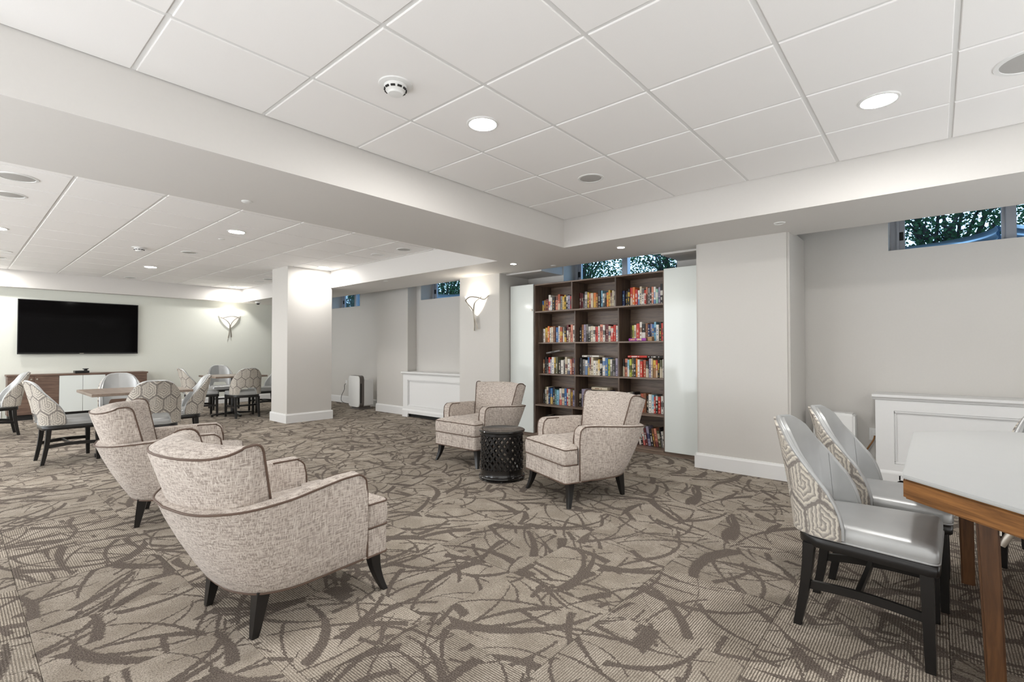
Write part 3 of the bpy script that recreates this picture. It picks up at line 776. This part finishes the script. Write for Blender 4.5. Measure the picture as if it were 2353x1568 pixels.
# ================================================================== ARMCHAIRS (local front = +y)
def make_armchair():
    t = thing('armchair', '', 'armchair', group='beige tweed club armchairs')
    ob = [(.308, .195), (.308, .06), (.31, -.06), (.30, -.18), (.24, -.29), (.125, -.345), (0, -.355)]
    ot = [(.315, .195), (.325, .06), (.358, -.1), (.388, -.25), (.36, -.42), (.21, -.54), (0, -.572)]
    def full(h):
        r = catmull([(x, y, 0) for x, y in h], 6); return r+[Vector((-p.x, p.y, 0)) for p in r[-2::-1]]
    # finer steps near the arm fronts so that the top corner can be rounded
    fr = [(.0, .0), (.006, 0), (.014, 0), (.026, 0), (.042, 0), (.06, 0)]
    def densify(path):
        a = path[0]; d = (path[1]-path[0]).normalized()
        head = [a+d*q for q, _ in fr]; core = path[2:-2]
        z = path[-1]; e = (path[-2]-path[-1]).normalized(); tail = [z+e*q for q, _ in fr][::-1]
        return head+core+tail
    pb_, pt_ = densify(full(ob)), densify(full(ot)); n = len(pb_); R = .062
    def nrm(path, i):
        a = path[max(i-1, 0)]; b = path[min(i+1, n-1)]; d = (b-a).normalized(); return Vector((d.y, -d.x, 0))   # points outward
    sgn = 1 if nrm(pt_, n//2).y < 0 else -1
    rings = []; rim_o = []; rim_i = []; low = []
    ln = [0.]
    for i in range(1, n): ln.append(ln[-1]+(pt_[i]-pt_[i-1]).length)
    for i in range(n):
        u = min(ln[i], ln[-1]-ln[i]); mid = 1-abs(2*ln[i]/ln[-1]-1)
        zt = .602-.035*min(1, max(0, (mid-.15)/.6))
        dz = 0 if u >= R else R-sqrt(max(0, R*R-(R-u)**2))
        zt -= dz
        nb, nt_ = nrm(pb_, i)*sgn, nrm(pt_, i)*sgn; b0, t0 = pb_[i], pt_[i]; th_ = .088
        def pos(f, off):
            p = b0.lerp(t0, f)+(nb.lerp(nt_, f))*off; return p
        zb = .18; H = .602-zb; ring = []
        for f, off in ((0, -.012), (.03, 0), (.2, .008), (.45, .012), (.7, .008), (.88, .003)):
            z = zb+f*H
            if z < zt-.02: ring.append((pos(f, off), z))
            else: ring.append((pos(max(0, (zt-.02-zb)/H), .0), zt-.02+.0001*len(ring)))
        ft = (zt-zb)/H
        ring.append((pos(ft, 0.), zt-.008)); ring.append((pos(ft, -.008), zt)); ring.append((pos(ft, -th_/2), zt+.006)); ring.append((pos(ft, -th_+.008), zt)); ring.append((pos(ft, -th_), zt-.01))
        ring.append((pos(.35, -th_), min(.33, zt-.015))); ring.append((pos(.05, -th_), .19))
        rings.append([(p.x, p.y, z) for p, z in ring])
        rim_o.append((pos(ft, 0.).x, pos(ft, 0.).y, zt-.003)); rim_i.append((pos(ft, -th_+.002).x, pos(ft, -th_+.002).y, zt-.003)); low.append((pos(0, -.006).x, pos(0, -.006).y, .181))
    sh = B().loft(rings).done('shell', 'tweed', t, 50)
    p = B(); y0 = .197
    p.tube([(rim_o[0][0], y0, .19)]+[(rim_o[0][0], y0, .3), (rim_o[0][0], y0, .5)]+rim_o[1:-1]+[(rim_o[-1][0], y0, .5), (rim_o[-1][0], y0, .3), (rim_o[-1][0], y0, .19)], .0048, 6)
    p.tube([(rim_i[0][0], y0, .42), (rim_i[0][0], y0, .5)]+rim_i[1:12], .0045, 6)
    p.tube([(rim_i[-1][0], y0, .42), (rim_i[-1][0], y0, .5)]+rim_i[-2:-13:-1], .0045, 6)
    p.tube(low, .0055, 6); p.done('piping', 'piping', sh, 60)
    rl = B(); out = roundpoly([(-.308, .18), (.308, .18), (.308, .328), (-.308, .328)], [.004, .004, .03, .03])
    rl.loft([[(x, y, z) for x, y in out] for z in (.182, .2, .25, .30, .312)]); rl = rl.done('front_rail', 'tweed', t, 50)
    B().tube([(-.308, .2, .182)]+[(x, y+.001, .182) for x, y in out if y > .25][::-1]+[(.308, .2, .182)], .0055, 6).done('piping', 'piping', rl, 60)
    boxo('deck', 'tweed', (-.23, .23, -.3, .19, .2, .31), t)
    # T-shaped seat cushion
    T = roundpoly([(-.24, -.30), (.24, -.30), (.222, .205), (.303, .205), (.303, .334), (-.303, .334), (-.303, .205), (-.222, .205)], [.03, .03, .02, .02, .028, .028, .02, .02], 4)
    def sc_(k, z): return [(x*(1-k*.9), .05+(y-.05)*(1-k), z+(.016*(1-(x*(1-k*.9)/.303)**2) if z > .4 else 0)) for x, y in T]
    cu = B(); cu.loft([sc_(.02, .313), sc_(.004, .318), sc_(-.004, .34), sc_(-.012, .375), sc_(-.006, .41), sc_(.004, .43), sc_(.02, .438), sc_(.12, .449), sc_(.4, .462), sc_(.8, .468)])
    cu = cu.done('seat_cushion', 'tweed', t, 50)
    B().tube(sc_(.002, .4325), .0045, 6, closed=True).tube(sc_(.0, .318), .0045, 6, closed=True).done('piping', 'piping', cu, 60)
    # barrel back cushion
    rings = []; m = 24
    for i in range(m+1):
        s_ = -1+2*i/m; q = s_*s_; c_ = .014*(1-q); sn, cs = sin(s_*pi/2), cos(s_*pi/2)
        rings.append(roundpoly([(.25*s_, -.27+.05*q, .40), (.318*s_, -.445+.13*q, .822+c_), (.333*sn, -.405-.185*cs, .768+.045*q*q+c_), (.306*sn, -.345-.168*cs, .548), (.265*sn, -.30-.13*cs, .43)], [.02, .06, .022, .02, .02], 4))
    cu = B().loft(rings)
    caps = [f for f in cu.bm.faces if len(f.verts) > 4]
    es = list({e for f in caps for e in f.edges}); bmesh.ops.bevel(cu.bm, geom=es, offset=.012, segments=3, affect='EDGES')
    cu = cu.done('back_cushion', 'tweed', t, 50)
    pp = B()
    def endp(r):
        sg = 1 if r[0][0] > 0 else -1
        return [(x+sg*.0015, y, z+.001) for x, y, z in r[3:13]]
    pp.tube(endp(rings[0])+[r[12] for r in rings[1:-1]]+endp(rings[-1])[::-1], .005, 6)
    pp.done('piping', 'piping', cu, 60)
    # legs
    for sx, sy in ((1, 1), (-1, 1), (1, -1), (-1, -1)):
        bx_, by_ = (.312, .3) if sy > 0 else (.222, -.295); tx, ty = (.27, .262) if sy > 0 else (.215, -.262)
        rr = []
        for q in range(7):
            u = q/6; z = .195*(1-u); e = u**2 if sy > 0 else u; x = tx+(bx_-tx)*e; y = ty+(by_-ty)*e; h = .029*(1-u)+.0145*u
            rr.append([(sx*(x+a*h), y+b*h, z) for a, b in ((-1, -1), (1, -1), (1, 1), (-1, 1))])
        L = B().loft(rr); bmesh.ops.bevel(L.bm, geom=[e for e in L.bm.edges if abs(e.verts[0].co.z-e.verts[1].co.z) > .01], offset=.003, segments=1, affect='EDGES')
        L.done('leg', 'black_wood', t, 30)
    return t
def facing(fx, fy): return atan2(-fx, fy)
ac = make_armchair()
ac['label'] = 'beige tweed armchair in the left foreground seen from behind'
ac.location = (-2.395, 1.125, 0); ac.rotation_euler = (0, 0, facing(-.07, .997))
copy_tree(ac, 'beige tweed armchair behind the foreground one at the left, its back to the camera', None, (-4.20, 1.20, 0), facing(.33, .944))
copy_tree(ac, 'beige tweed armchair right of the black drum table, in front of the bookcase', None, (-2.283, 3.463, 0), facing(-.36, -.933))
copy_tree(ac, 'beige tweed armchair left of the black drum table, beside the radiator cover', None, (-3.80, 3.79, 0), facing(.0, -1))

# ================================================================== DRUM TABLE
dt = thing('drum_table', 'black carved lattice drum side table between two armchairs', 'side table', (-3.085, 3.41, 0))
B().lathe([(.002, .452), (.2, .452), (.207, .455), (.214, .451), (.217, .444), (.214, .437), (.205, .433), (.196, .432), (.002, .432)], 56).done('top', 'black_lacquer', dt)
B().lathe([(.19, .434), (.197, .43), (.197, .405), (.19, .40), (.182, .40), (.182, .434)], 56).done('upper_band', 'black_wood', dt)
B().lathe([(.182, .10), (.197, .10), (.197, .05), (.2, .04), (.213, .034), (.217, .026), (.214, .018), (.206, .014), (.212, .008), (.212, 0), (.182, 0)], 56).done('base', 'black_lacquer', dt)
lat = B(); NS = 22; z0, z1 = .095, .405
for d in (1, -1):
    for k in range(NS):
        a0 = 2*pi*k/NS; rings = []
        for q in range(15):
            u = q/14; z = z0+(z1-z0)*u; a = a0+d*u*(z1-z0)/.0765*2*pi/NS; ri, ro = (.186, .192) if d > 0 else (.19, .1955)
            wz = .0085
            tz, ta = 1., d*2*pi/NS/.0765
            # width across the strip
            nz, na = -ta*.19, 1.; l_ = sqrt(nz*nz+na*na); nz, na = nz/l_, na/l_
            ring = []
            for rr, s_ in ((ri, -1), (ro, -1), (ro, 1), (ri, 1)):
                aa = a+s_*wz*na/.19; zz = min(.41, max(.09, z+s_*wz*nz)); ring.append((rr*cos(aa), rr*sin(aa), zz))
            rings.append(ring)
        lat.loft(rings)
lat.done('lattice', 'black_wood', dt, 0)
st = B()
for r_ in range(5):
    for k in range(NS):
        a = 2*pi*(k+(0.)*.5)/NS; z = .103+r_*.0755
        c_ = Matrix.Translation((.197*cos(a), .197*sin(a), z)) @ Matrix.Rotation(a, 4, 'Z') @ Matrix.Rotation(pi/2, 4, 'Y')
        q = bmesh.ops.create_cone(st.bm, cap_ends=True, segments=8, radius1=.0075, radius2=.004, depth=.014, matrix=c_)
tag(st.done('studs', 'black_lacquer', dt, 50), kind='stuff')

# ================================================================== DINING CHAIRS (local front = +y)
def make_chair():
    t = thing('dining_chair', '', 'chair', group='silver vinyl dining chairs with hexagon fabric backs')
    plan = [(.244, -.05), (.241, -.1), (.228, -.16), (.19, -.215), (.115, -.245), (0, -.252)]
    half = catmull([(x, y, 0) for x, y in plan], 9); path = half+[Vector((-p.x, p.y, 0)) for p in half[-2::-1]]; n = len(path)
    L = [0.]
    for i in range(1, n): L.append(L[-1]+(path[i]-path[i-1]).length)
    tot = L[-1]; ZTOP = [(0, .46), (.025, .51), (.06, .55), (.12, .595), (.22, .65), (.34, .712), (.46, .772), (.58, .828), (.68, .852), (.78, .865), (1, .869)]
    def nrm(i):
        d = (path[min(i+1, n-1)]-path[max(i-1, 0)]).normalized(); return Vector((d.y, -d.x, 0))
    NR = [nrm(i) for i in range(n)]
    if NR[n//2].y > 0: NR = [-v for v in NR]
    K = 9
    def off(z, q): return (.09*q+.012)*max(0, (z-.41)/.46)**1.25
    def build(o0, o1, name, mat):
        rings, uvs = [], []
        for i in range(n):
            q = 1-abs(2*L[i]/tot-1); zt = interp(q, ZTOP); dx = abs(L[i]-tot/2)
            zb = .412 if dx > .14 else (.412+.118*sqrt(max(0, 1-max(0, (dx-.09)/.05)**2)) if dx > .09 else .53)
            ring, uv = [], []
            for k in range(K+1):
                z = zb+(zt-zb)*k/K; o = off(z, q); p = path[i]+NR[i]*o0+Vector((NR[i].x*.12*o, -o, 0)); ring.append((p.x, p.y, z)); uv.append((L[i], z))
            for k in range(K, -1, -1):
                z = zb+(zt-zb)*k/K; o = off(z, q); p = path[i]+NR[i]*o1+Vector((NR[i].x*.12*o, -o, 0)); ring.append((p.x, p.y, z)); uv.append((L[i], z))
            rings.append(ring); uvs.append(uv)
        return B().loft(rings, uv=uvs).done(name, mat, t, 50), rings
    bo, ro = build(.006, -.004, 'back_panel', 'hex')
    bi, ri = build(-.004, -.042, 'backrest', 'vinyl')
    p = B(); edge = [tuple((Vector(r[K])+Vector(r2[K+1]))/2) for r, r2 in zip(ro, ri)]
    edge = [(e[0], e[1], e[2]) for e in edge]
    p.tube([(edge[0][0], edge[0][1], .415)]+edge+[(edge[-1][0], edge[-1][1], .415)], .011, 8)
    p.done('piping', 'vinyl', bi, 60)
    seam = [i for i in range(n) if abs(abs(L[i]-tot/2)-.27) < .02][:1]
    for i in (int(n*.2), n-1-int(n*.2)):
        ps = [Vector(ri[i][2*K+1-k]) for k in range(K+1)]; ctr = Vector((0, -.05, .6))
        B().tube([q_+(ctr-q_).normalized()*.0005 for q_ in ps], .0022, 5).done('seam', 'vinyl', bi, 60)
    S = roundpoly([(-.205, -.222), (.205, -.222), (.246, .25), (-.246, .25)], [.11, .11, .035, .035], 6)
    def lay(k, z): return [(x*(1-k), .01+(y-.01)*(1-k), z) for x, y in S]
    se = B().loft([lay(.03, .398), lay(.0, .402), lay(-.008, .42), lay(-.006, .442), lay(.012, .456), lay(.05, .465), lay(.2, .471), lay(.6, .475), lay(.9, .4755)]).done('seat', 'vinyl', t, 50)
    B().tube(lay(-.004, .404), .005, 6, closed=True).done('piping', 'vinyl', se, 60)
    B().loft([lay(.0, .355), lay(-.012, .36), lay(-.012, .392), lay(.0, .397)]).done('seat_frame', 'black_wood', t, 40)
    for sx in (1, -1):
        for (tx, ty, bx_, by_, h0, h1) in ((.222, .215, .226, .222, .021, .0155), (.185, -.175, .186, -.222, .022, .0155)):
            rr = []
            for q in range(5):
                u = q/4; e = u**1.6 if ty < 0 else u; x, y = tx+(bx_-tx)*u, ty+(by_-ty)*e; h = h0+(h1-h0)*u
                rr.append([(sx*x+a*h, y+b*h, .365*(1-u)) for a, b in ((-1, -1), (1, -1), (1, 1), (-1, 1))])
            b = B().loft(rr); bmesh.ops.bevel(b.bm, geom=[e for e in b.bm.edges if abs(e.verts[0].co.z-e.verts[1].co.z) > .01], offset=.002, segments=1, affect='EDGES')
            b.done('leg', 'black_wood', t, 30)
        pts = []
        for q in range(9):
            u = q/8; x = .224+(.186-.224)*u; y = .2-.39*u; pts.append((sx*x, y, .195+.012*sin(pi*u)-.012*u))
        rings = [[(x+a*.008, y, z+b*.017) for a, b in ((-1, -1), (1, -1), (1, 1), (-1, 1))] for x, y, z in pts]
        B().loft(rings).done('stretcher', 'black_wood', t, 0)
    B().box(-.2, .2, -.012, .006, .185, .213).done('stretcher', 'black_wood', t, 0)
    return t
dc = make_chair()
X_ = (1, 0); 
dc['label'] = 'nearest silver dining chair at the octagonal table, in the right foreground'
dc.location = (-.244, 2.63, 0); dc.rotation_euler = (0, 0, facing(1, -.03))
def chair(x, y, fx, fy, label, pitch=None): return copy_tree(dc, label, None, (x, y, 0), facing(fx, fy))
chair(-.20, 3.22, 1, -.02, 'second silver dining chair at the octagonal table, behind the nearest one')
chair(.53, 3.98, -.2, -1, 'silver dining chair at the right edge on the far side of the octagonal table')
chair(-7.18, .86, -.05, 1, 'silver dining chair left of the nearer brown table, side on, patterned back to the left')
chair(-8.18, 1.53, 1, -.05, 'silver dining chair behind the nearer brown table, facing the camera')
chair(-6.48, 1.47, -1, .12, 'dining chair at the nearer brown table with its patterned back to the camera')
chair(-7.15, 1.89, -.2, -.97, 'dining chair right of the nearer brown table, facing left')
chair(-9.9, .43, .05, -1, 'dining chair at the left edge of the picture in front of the cabinet')
chair(-10.02, 2.98, .1, 1, 'dining chair left of the far brown table with patterned back to the left')
chair(-11.0, 3.68, 1, -.05, 'silver dining chair behind the far brown table, facing the camera')
chair(-9.36, 3.47, -1, .06, 'dining chair at the far brown table with its patterned back to the camera')
chair(-9.95, 4.08, -.1, -1, 'dining chair half hidden behind the square column')

# ================================================================== TABLES
def square_table(x, y, s, label, rz=0.):
    t = thing('square_table', label, 'table', (x, y, 0), rz, 'square brown laminate tables'); h = s/2
    boxo('tabletop', 'table_brown', (-h, h, -h, h, .702, .732), t, bev=.003)
    B().lathe([(.04, .05), (.038, .69), (.14, .695), (.14, .702), (.002, .702)], 20).done('pedestal', 'black_wood', t)
    for k in range(4):
        b = B(); b.loft([[(.03, -.03, .03), (.03, .03, .03), (.03, .03, .075), (.03, -.03, .075)], [(.36, -.022, .025), (.36, .022, .025), (.36, .022, .042), (.36, -.022, .042)]])
        b.lathe([(.02, .0), (.022, .026), (.002, .027)], 12, (.34, 0, 0)); b.xf(Matrix.Rotation(k*pi/2+.0, 4, 'Z')); b.done('foot', 'black_wood', t, 30)
square_table(-7.08, 1.44, .92, 'square brown table in the middle left, circled by silver chairs')
square_table(-9.71, 3.42, .86, 'square brown table at the far left, beside the square column')
# octagonal folding table
ot = thing('octagonal_table', 'octagonal folding table with grey top and oak edge at the right', 'table', (.86, 2.885, 0))
def octo(x0, x1, y0, y1, c_): return [(x0, y0+c_), (x0+c_, y0), (x1-c_, y0), (x1, y0+c_), (x1, y1-c_), (x1-c_, y1), (x0+c_, y1), (x0, y1-c_)]
oc = octo(-.96, .96, -.955, .955, .345); oc2 = [(x*.996, y*.996) for x, y in oc]
B().prism(oc, .728, .742, .004, 2).done('tabletop', 'table_grey', ot, 30)
B().prism(oc2, .656, .728, .007, 3).done('edge_band', 'oak', ot, 30)
for (x, y, lx, ly) in ((-.735, -.50, -.04, .02), (-.76, .52, -.02, .03), (.735, -.50, .04, .02), (.76, .52, .02, .03)):
    rr = []
    for z, u in ((.665, 0), (0, 1)):
        h = .03-.004*u; rr.append([(x+lx*u*-.5+a*h, y+ly*u+b*h, z) for a, b in ((-1, -1), (1, -1), (1, 1), (-1, 1))])
    b = B().loft(rr); bmesh.ops.bevel(b.bm, geom=[e for e in b.bm.edges if abs(e.verts[0].co.z-e.verts[1].co.z) > .01], offset=.006, segments=2, affect='EDGES')
    lg = b.done('leg', 'oak_leg', ot, 30)
    q = B(); sx = 1 if x < 0 else -1
    q.box(x+sx*.03, x+sx*.036, y-.03, y+.03, .56, .66, .001); q.tube([(x+sx*.035, y, .52), (x+sx*.07, y, .585), (x+sx*.17, y, .655)], .012, 6, flat=.3); q.done('hinge_brace', 'metal', lg, 30)

# ================================================================== RADIATOR COVERS
def radiator(x0, x1, label, yf=5.36, cut=True, yb=YW):
    t = thing('radiator_cover', label, 'radiator cover', ((x0+x1)/2, yf, 0), 0, 'white panelled radiator covers'); h = (x1-x0)/2; D = yb-yf-.006; H = .80
    b = B(); b.box(-h, h, .026, D, .115, H-.03); b.box(-h, h, 0, .026, .115, .2); b.box(-h, h, 0, .026, .66, H-.03); b.box(-h, -h+.13, 0, .026, .2, .66); b.box(h-.13, h, 0, .026, .2, .66)
    b.done('body', 'trim', t, 0)
    p = B()
    for (a, c_, d, e) in ((-h+.13, h-.13, .2, .215), (-h+.13, h-.13, .645, .66)): p.box(a, c_, .004, .026, d-.004, e+.004, .007, 2)
    for (a, c_) in ((-h+.13, -h+.145), (h-.145, h-.13)): p.box(a, c_, .004, .026, .215, .645, .007, 2)
    p.done('panel_moulding', 'trim', t, 30)
    prof = [(D, H), (-.03, H), (-.036, H-.006), (-.036, H-.02), (-.03, H-.027), (-.02, H-.03), (-.012, H-.045), (0, H-.05), (D, H-.05)]
    B().loft([[(-h-.022, y, z) for y, z in prof], [(h+.022, y, z) for y, z in prof]]).done('top_board', 'trim', t, 30)
    pr = [(-.012, .105), (-.012, .12), (-.004, .135), (.004, .145), (.02, .145), (.02, .105)]
    B().loft([[(-h-.01, y, z) for y, z in pr], [(h+.01, y, z) for y, z in pr]]).done('base_moulding', 'trim', t, 30)
    k = B()
    for s_ in (-1, 1):
        k.prism([(s_*(h+.012), 0), (s_*(h-.14), 0), (s_*(h-.145), .05), (s_*(h-.17), .065), (s_*(h-.17), .108), (s_*(h+.012), .108)], -.0, .03)
    k.xf(Matrix.Rotation(pi/2, 4, 'X')); k.xf(Matrix.Translation((0, .02, 0)))
    k.box(-h+.16, h-.16, -.01, .02, .065, .108); k.done('plinth', 'trim', t, 0)
    B().box(-h+.02, h-.02, .06, D-.01, 0.0, .115).done('shade_fill', 'dark_slot', t, 0)  # dark block stands in for the shade under the cover
    return t
radiator(-7.24, -5.46, 'white panelled radiator cover under the window left of the sconce pillar')
radiator(-.415, 1.27, 'white panelled radiator cover behind the octagonal table', yf=5.40)

# ================================================================== TELEVISION WALL
tv = thing('television', 'large black flat television on the pale green wall', 'television', (XTV, 1.62, 1.6))
boxo('mount', 'black', (0, .05, -.3, .3, -.2, .2), tv)
boxo('body', 'black', (.045, .075, -.842, .842, -.478, .478), tv, bev=.004, seg=2)
boxo('bezel', 'black', (.07, .082, -.845, .845, -.481, .481), tv, bev=.003)
boxo('screen', 'screen', (.08, .0835, -.832, .832, -.455, .468), tv)
boxo('logo', 'metal', (.0815, .0845, -.03, .03, -.474, -.466), tv)
cb = thing('media_cabinet', 'low brown cabinet with white glass doors below the television', 'cabinet', (-11.86, 1.60, 0))
boxo('body', 'cab', (-.17, .2, -.95, .95, .09, .742), cb); boxo('top_board', 'cab', (-.19, .222, -.965, .965, .742, .77), cb, bev=.002); boxo('plinth', 'dark_slot', (-.17, .16, -.93, .93, 0, .09), cb)
for k in range(6):
    y0 = -.95+k*1.9/6; wh = k in (2, 3)
    d = boxo('door', 'glass_white' if wh else 'cab', (.2, .218, y0+.0025, y0+1.9/6-.0025, .095, .738), cb, bev=.001)
    if not wh:
        ky = y0+(1.9/6-.035 if k in (0, 4) else .035)
        o = B().lathe([(.005, 0), (.005, .016), (.013, .018), (.013, .026), (.002, .028)], 12, axis='x').done('knob', 'metal', d); o.location = (.218, ky, .69)
pj = thing('media_box', 'small black media box on the low cabinet', 'electronics', (-11.82, 1.60, .77))
boxo('case', 'black', (-.1, .1, -.1, .1, .004, .045), pj, bev=.004); 
for s_ in (-.08, .08): boxo('foot', 'black', (-.08, .08, s_-.008, s_+.008, 0, .006), pj)
B().lathe([(.03, .045), (.022, .06), (.045, .072), (.045, .082), (.002, .082)], 16, (.0, .06, 0)).done('dock', 'black', pj)
pn = boxo('wall_panel', 'black', (XTV, XTV+.03, 5.085, 5.6, .75, 1.44), None, bev=.003); tag(pn, 'dark edged panel on the far wall almost hidden by the square column', 'panel')

# ================================================================== SMALL APPLIANCES
ap = thing('air_purifier', 'white air purifier with grey sides standing by the far pilaster', 'air purifier', (-8.83, 5.50, 0), -.05)
def rrect(hw, z0, z1, r): return roundpoly([(-hw, z0), (hw, z0), (hw, z1), (-hw, z1)], r, 5)
def slab(y0, y1, hw, z0, z1, r, name, mat, ch=.0):
    out = rrect(hw, z0, z1, r); inn = rrect(hw-ch, z0+ch, z1-ch, r) if ch else out
    rs = [[(x, y0, z) for x, z in inn], [(x, y0+ch, z) for x, z in out], [(x, y1, z) for x, z in out]]
    return B().loft(rs).done(name, mat, ap, 40)
M['pur_grey'] = plain('purifier_grey', (104, 98, 94), .4)
slab(-.16, -.145, .215, .05, .67, .08, 'front_panel', 'white_plastic', .004)
sd = slab(-.145, -.05, .212, .045, .675, .085, 'side_shell', 'pur_grey')
boxo('air_slot', 'dark_slot', (.2105, .2135, -.13, -.105, .13, .52), sd)
slab(-.05, .16, .20, .06, .60, .04, 'rear_body', 'white_plastic', .0)
B().box(-.18, .18, -.15, .15, .0, .02, .004).box(-.15, .15, -.12, .12, .02, .062).done('stand', 'pur_grey', ap, 0)
def outlet(loc, label):
    t = thing('wall_outlet', label, 'outlet', loc)
    boxo('cover_plate', 'white_plastic', (-.036, .036, -.006, 0, -.058, .058), t, bev=.003)
    for z in (-.022, .022): boxo('socket', 'trim', (-.017, .017, -.008, -.005, z-.014, z+.014), t, bev=.002)
outlet((-10.03, 5.88, .45), 'white wall outlet left of the air purifier')
cdp = catmull([(-10.03, 5.865, .43), (-10.03, 5.83, .40), (-10.02, 5.82, .3), (-10.10, 5.80, .16), (-10.05, 5.78, .04), (-9.7, 5.74, .008), (-9.05, 5.62, .008)], 6)
tag(B().tube(cdp, .006, 6).done('power_cord', 'black', None, 60), 'black power cord from the wall outlet to the air purifier', 'cord')
outlet((-.452, YW, .40), 'white wall outlet beside the radiator cover behind the dining chairs')
tag(B().tube(catmull([(-.445, YW-.012, .385), (-.452, YW-.05, .35), (-.5, YW-.06, .26), (-.535, YW-.06, .19), (-.54, YW-.05, .16)], 6), .007, 6).done('power_cord', plain('brown_cord', (140, 96, 52), .5), None, 60), 'brown power cord hanging from the outlet beside the radiator cover', 'cord')
tag(B().tube(catmull([(-.435, YW-.012, .41), (-.432, YW-.03, .35), (-.43, YW-.03, .2), (-.43, YW-.03, .16)], 6), .005, 6).done('power_cord', 'white_plastic', None, 60), 'white power cord hanging from the outlet beside the radiator cover', 'cord')
un = thing('portable_unit', 'white upright appliance against the wall behind the dining chairs', 'appliance', (-.735, 5.53, 0))  # portable AC / dehumidifier unit
B().box(-.165, .165, -.1, .1, .03, .6, .02, 3).done('body', 'white_plastic', un)
boxo('control_strip', 'trim', (-.13, .09, -.06, .0, .6, .603), un); boxo('vent_slot', 'dark_slot', (-.1, -.02, -.045, -.03, .6025, .604), un)
boxo('logo_mark', 'dark_slot', (-.03, .01, -.1015, -.1, .555, .562), un)
boxo('foot', 'white_plastic', (-.16, .16, -.09, .09, 0, .032), un)
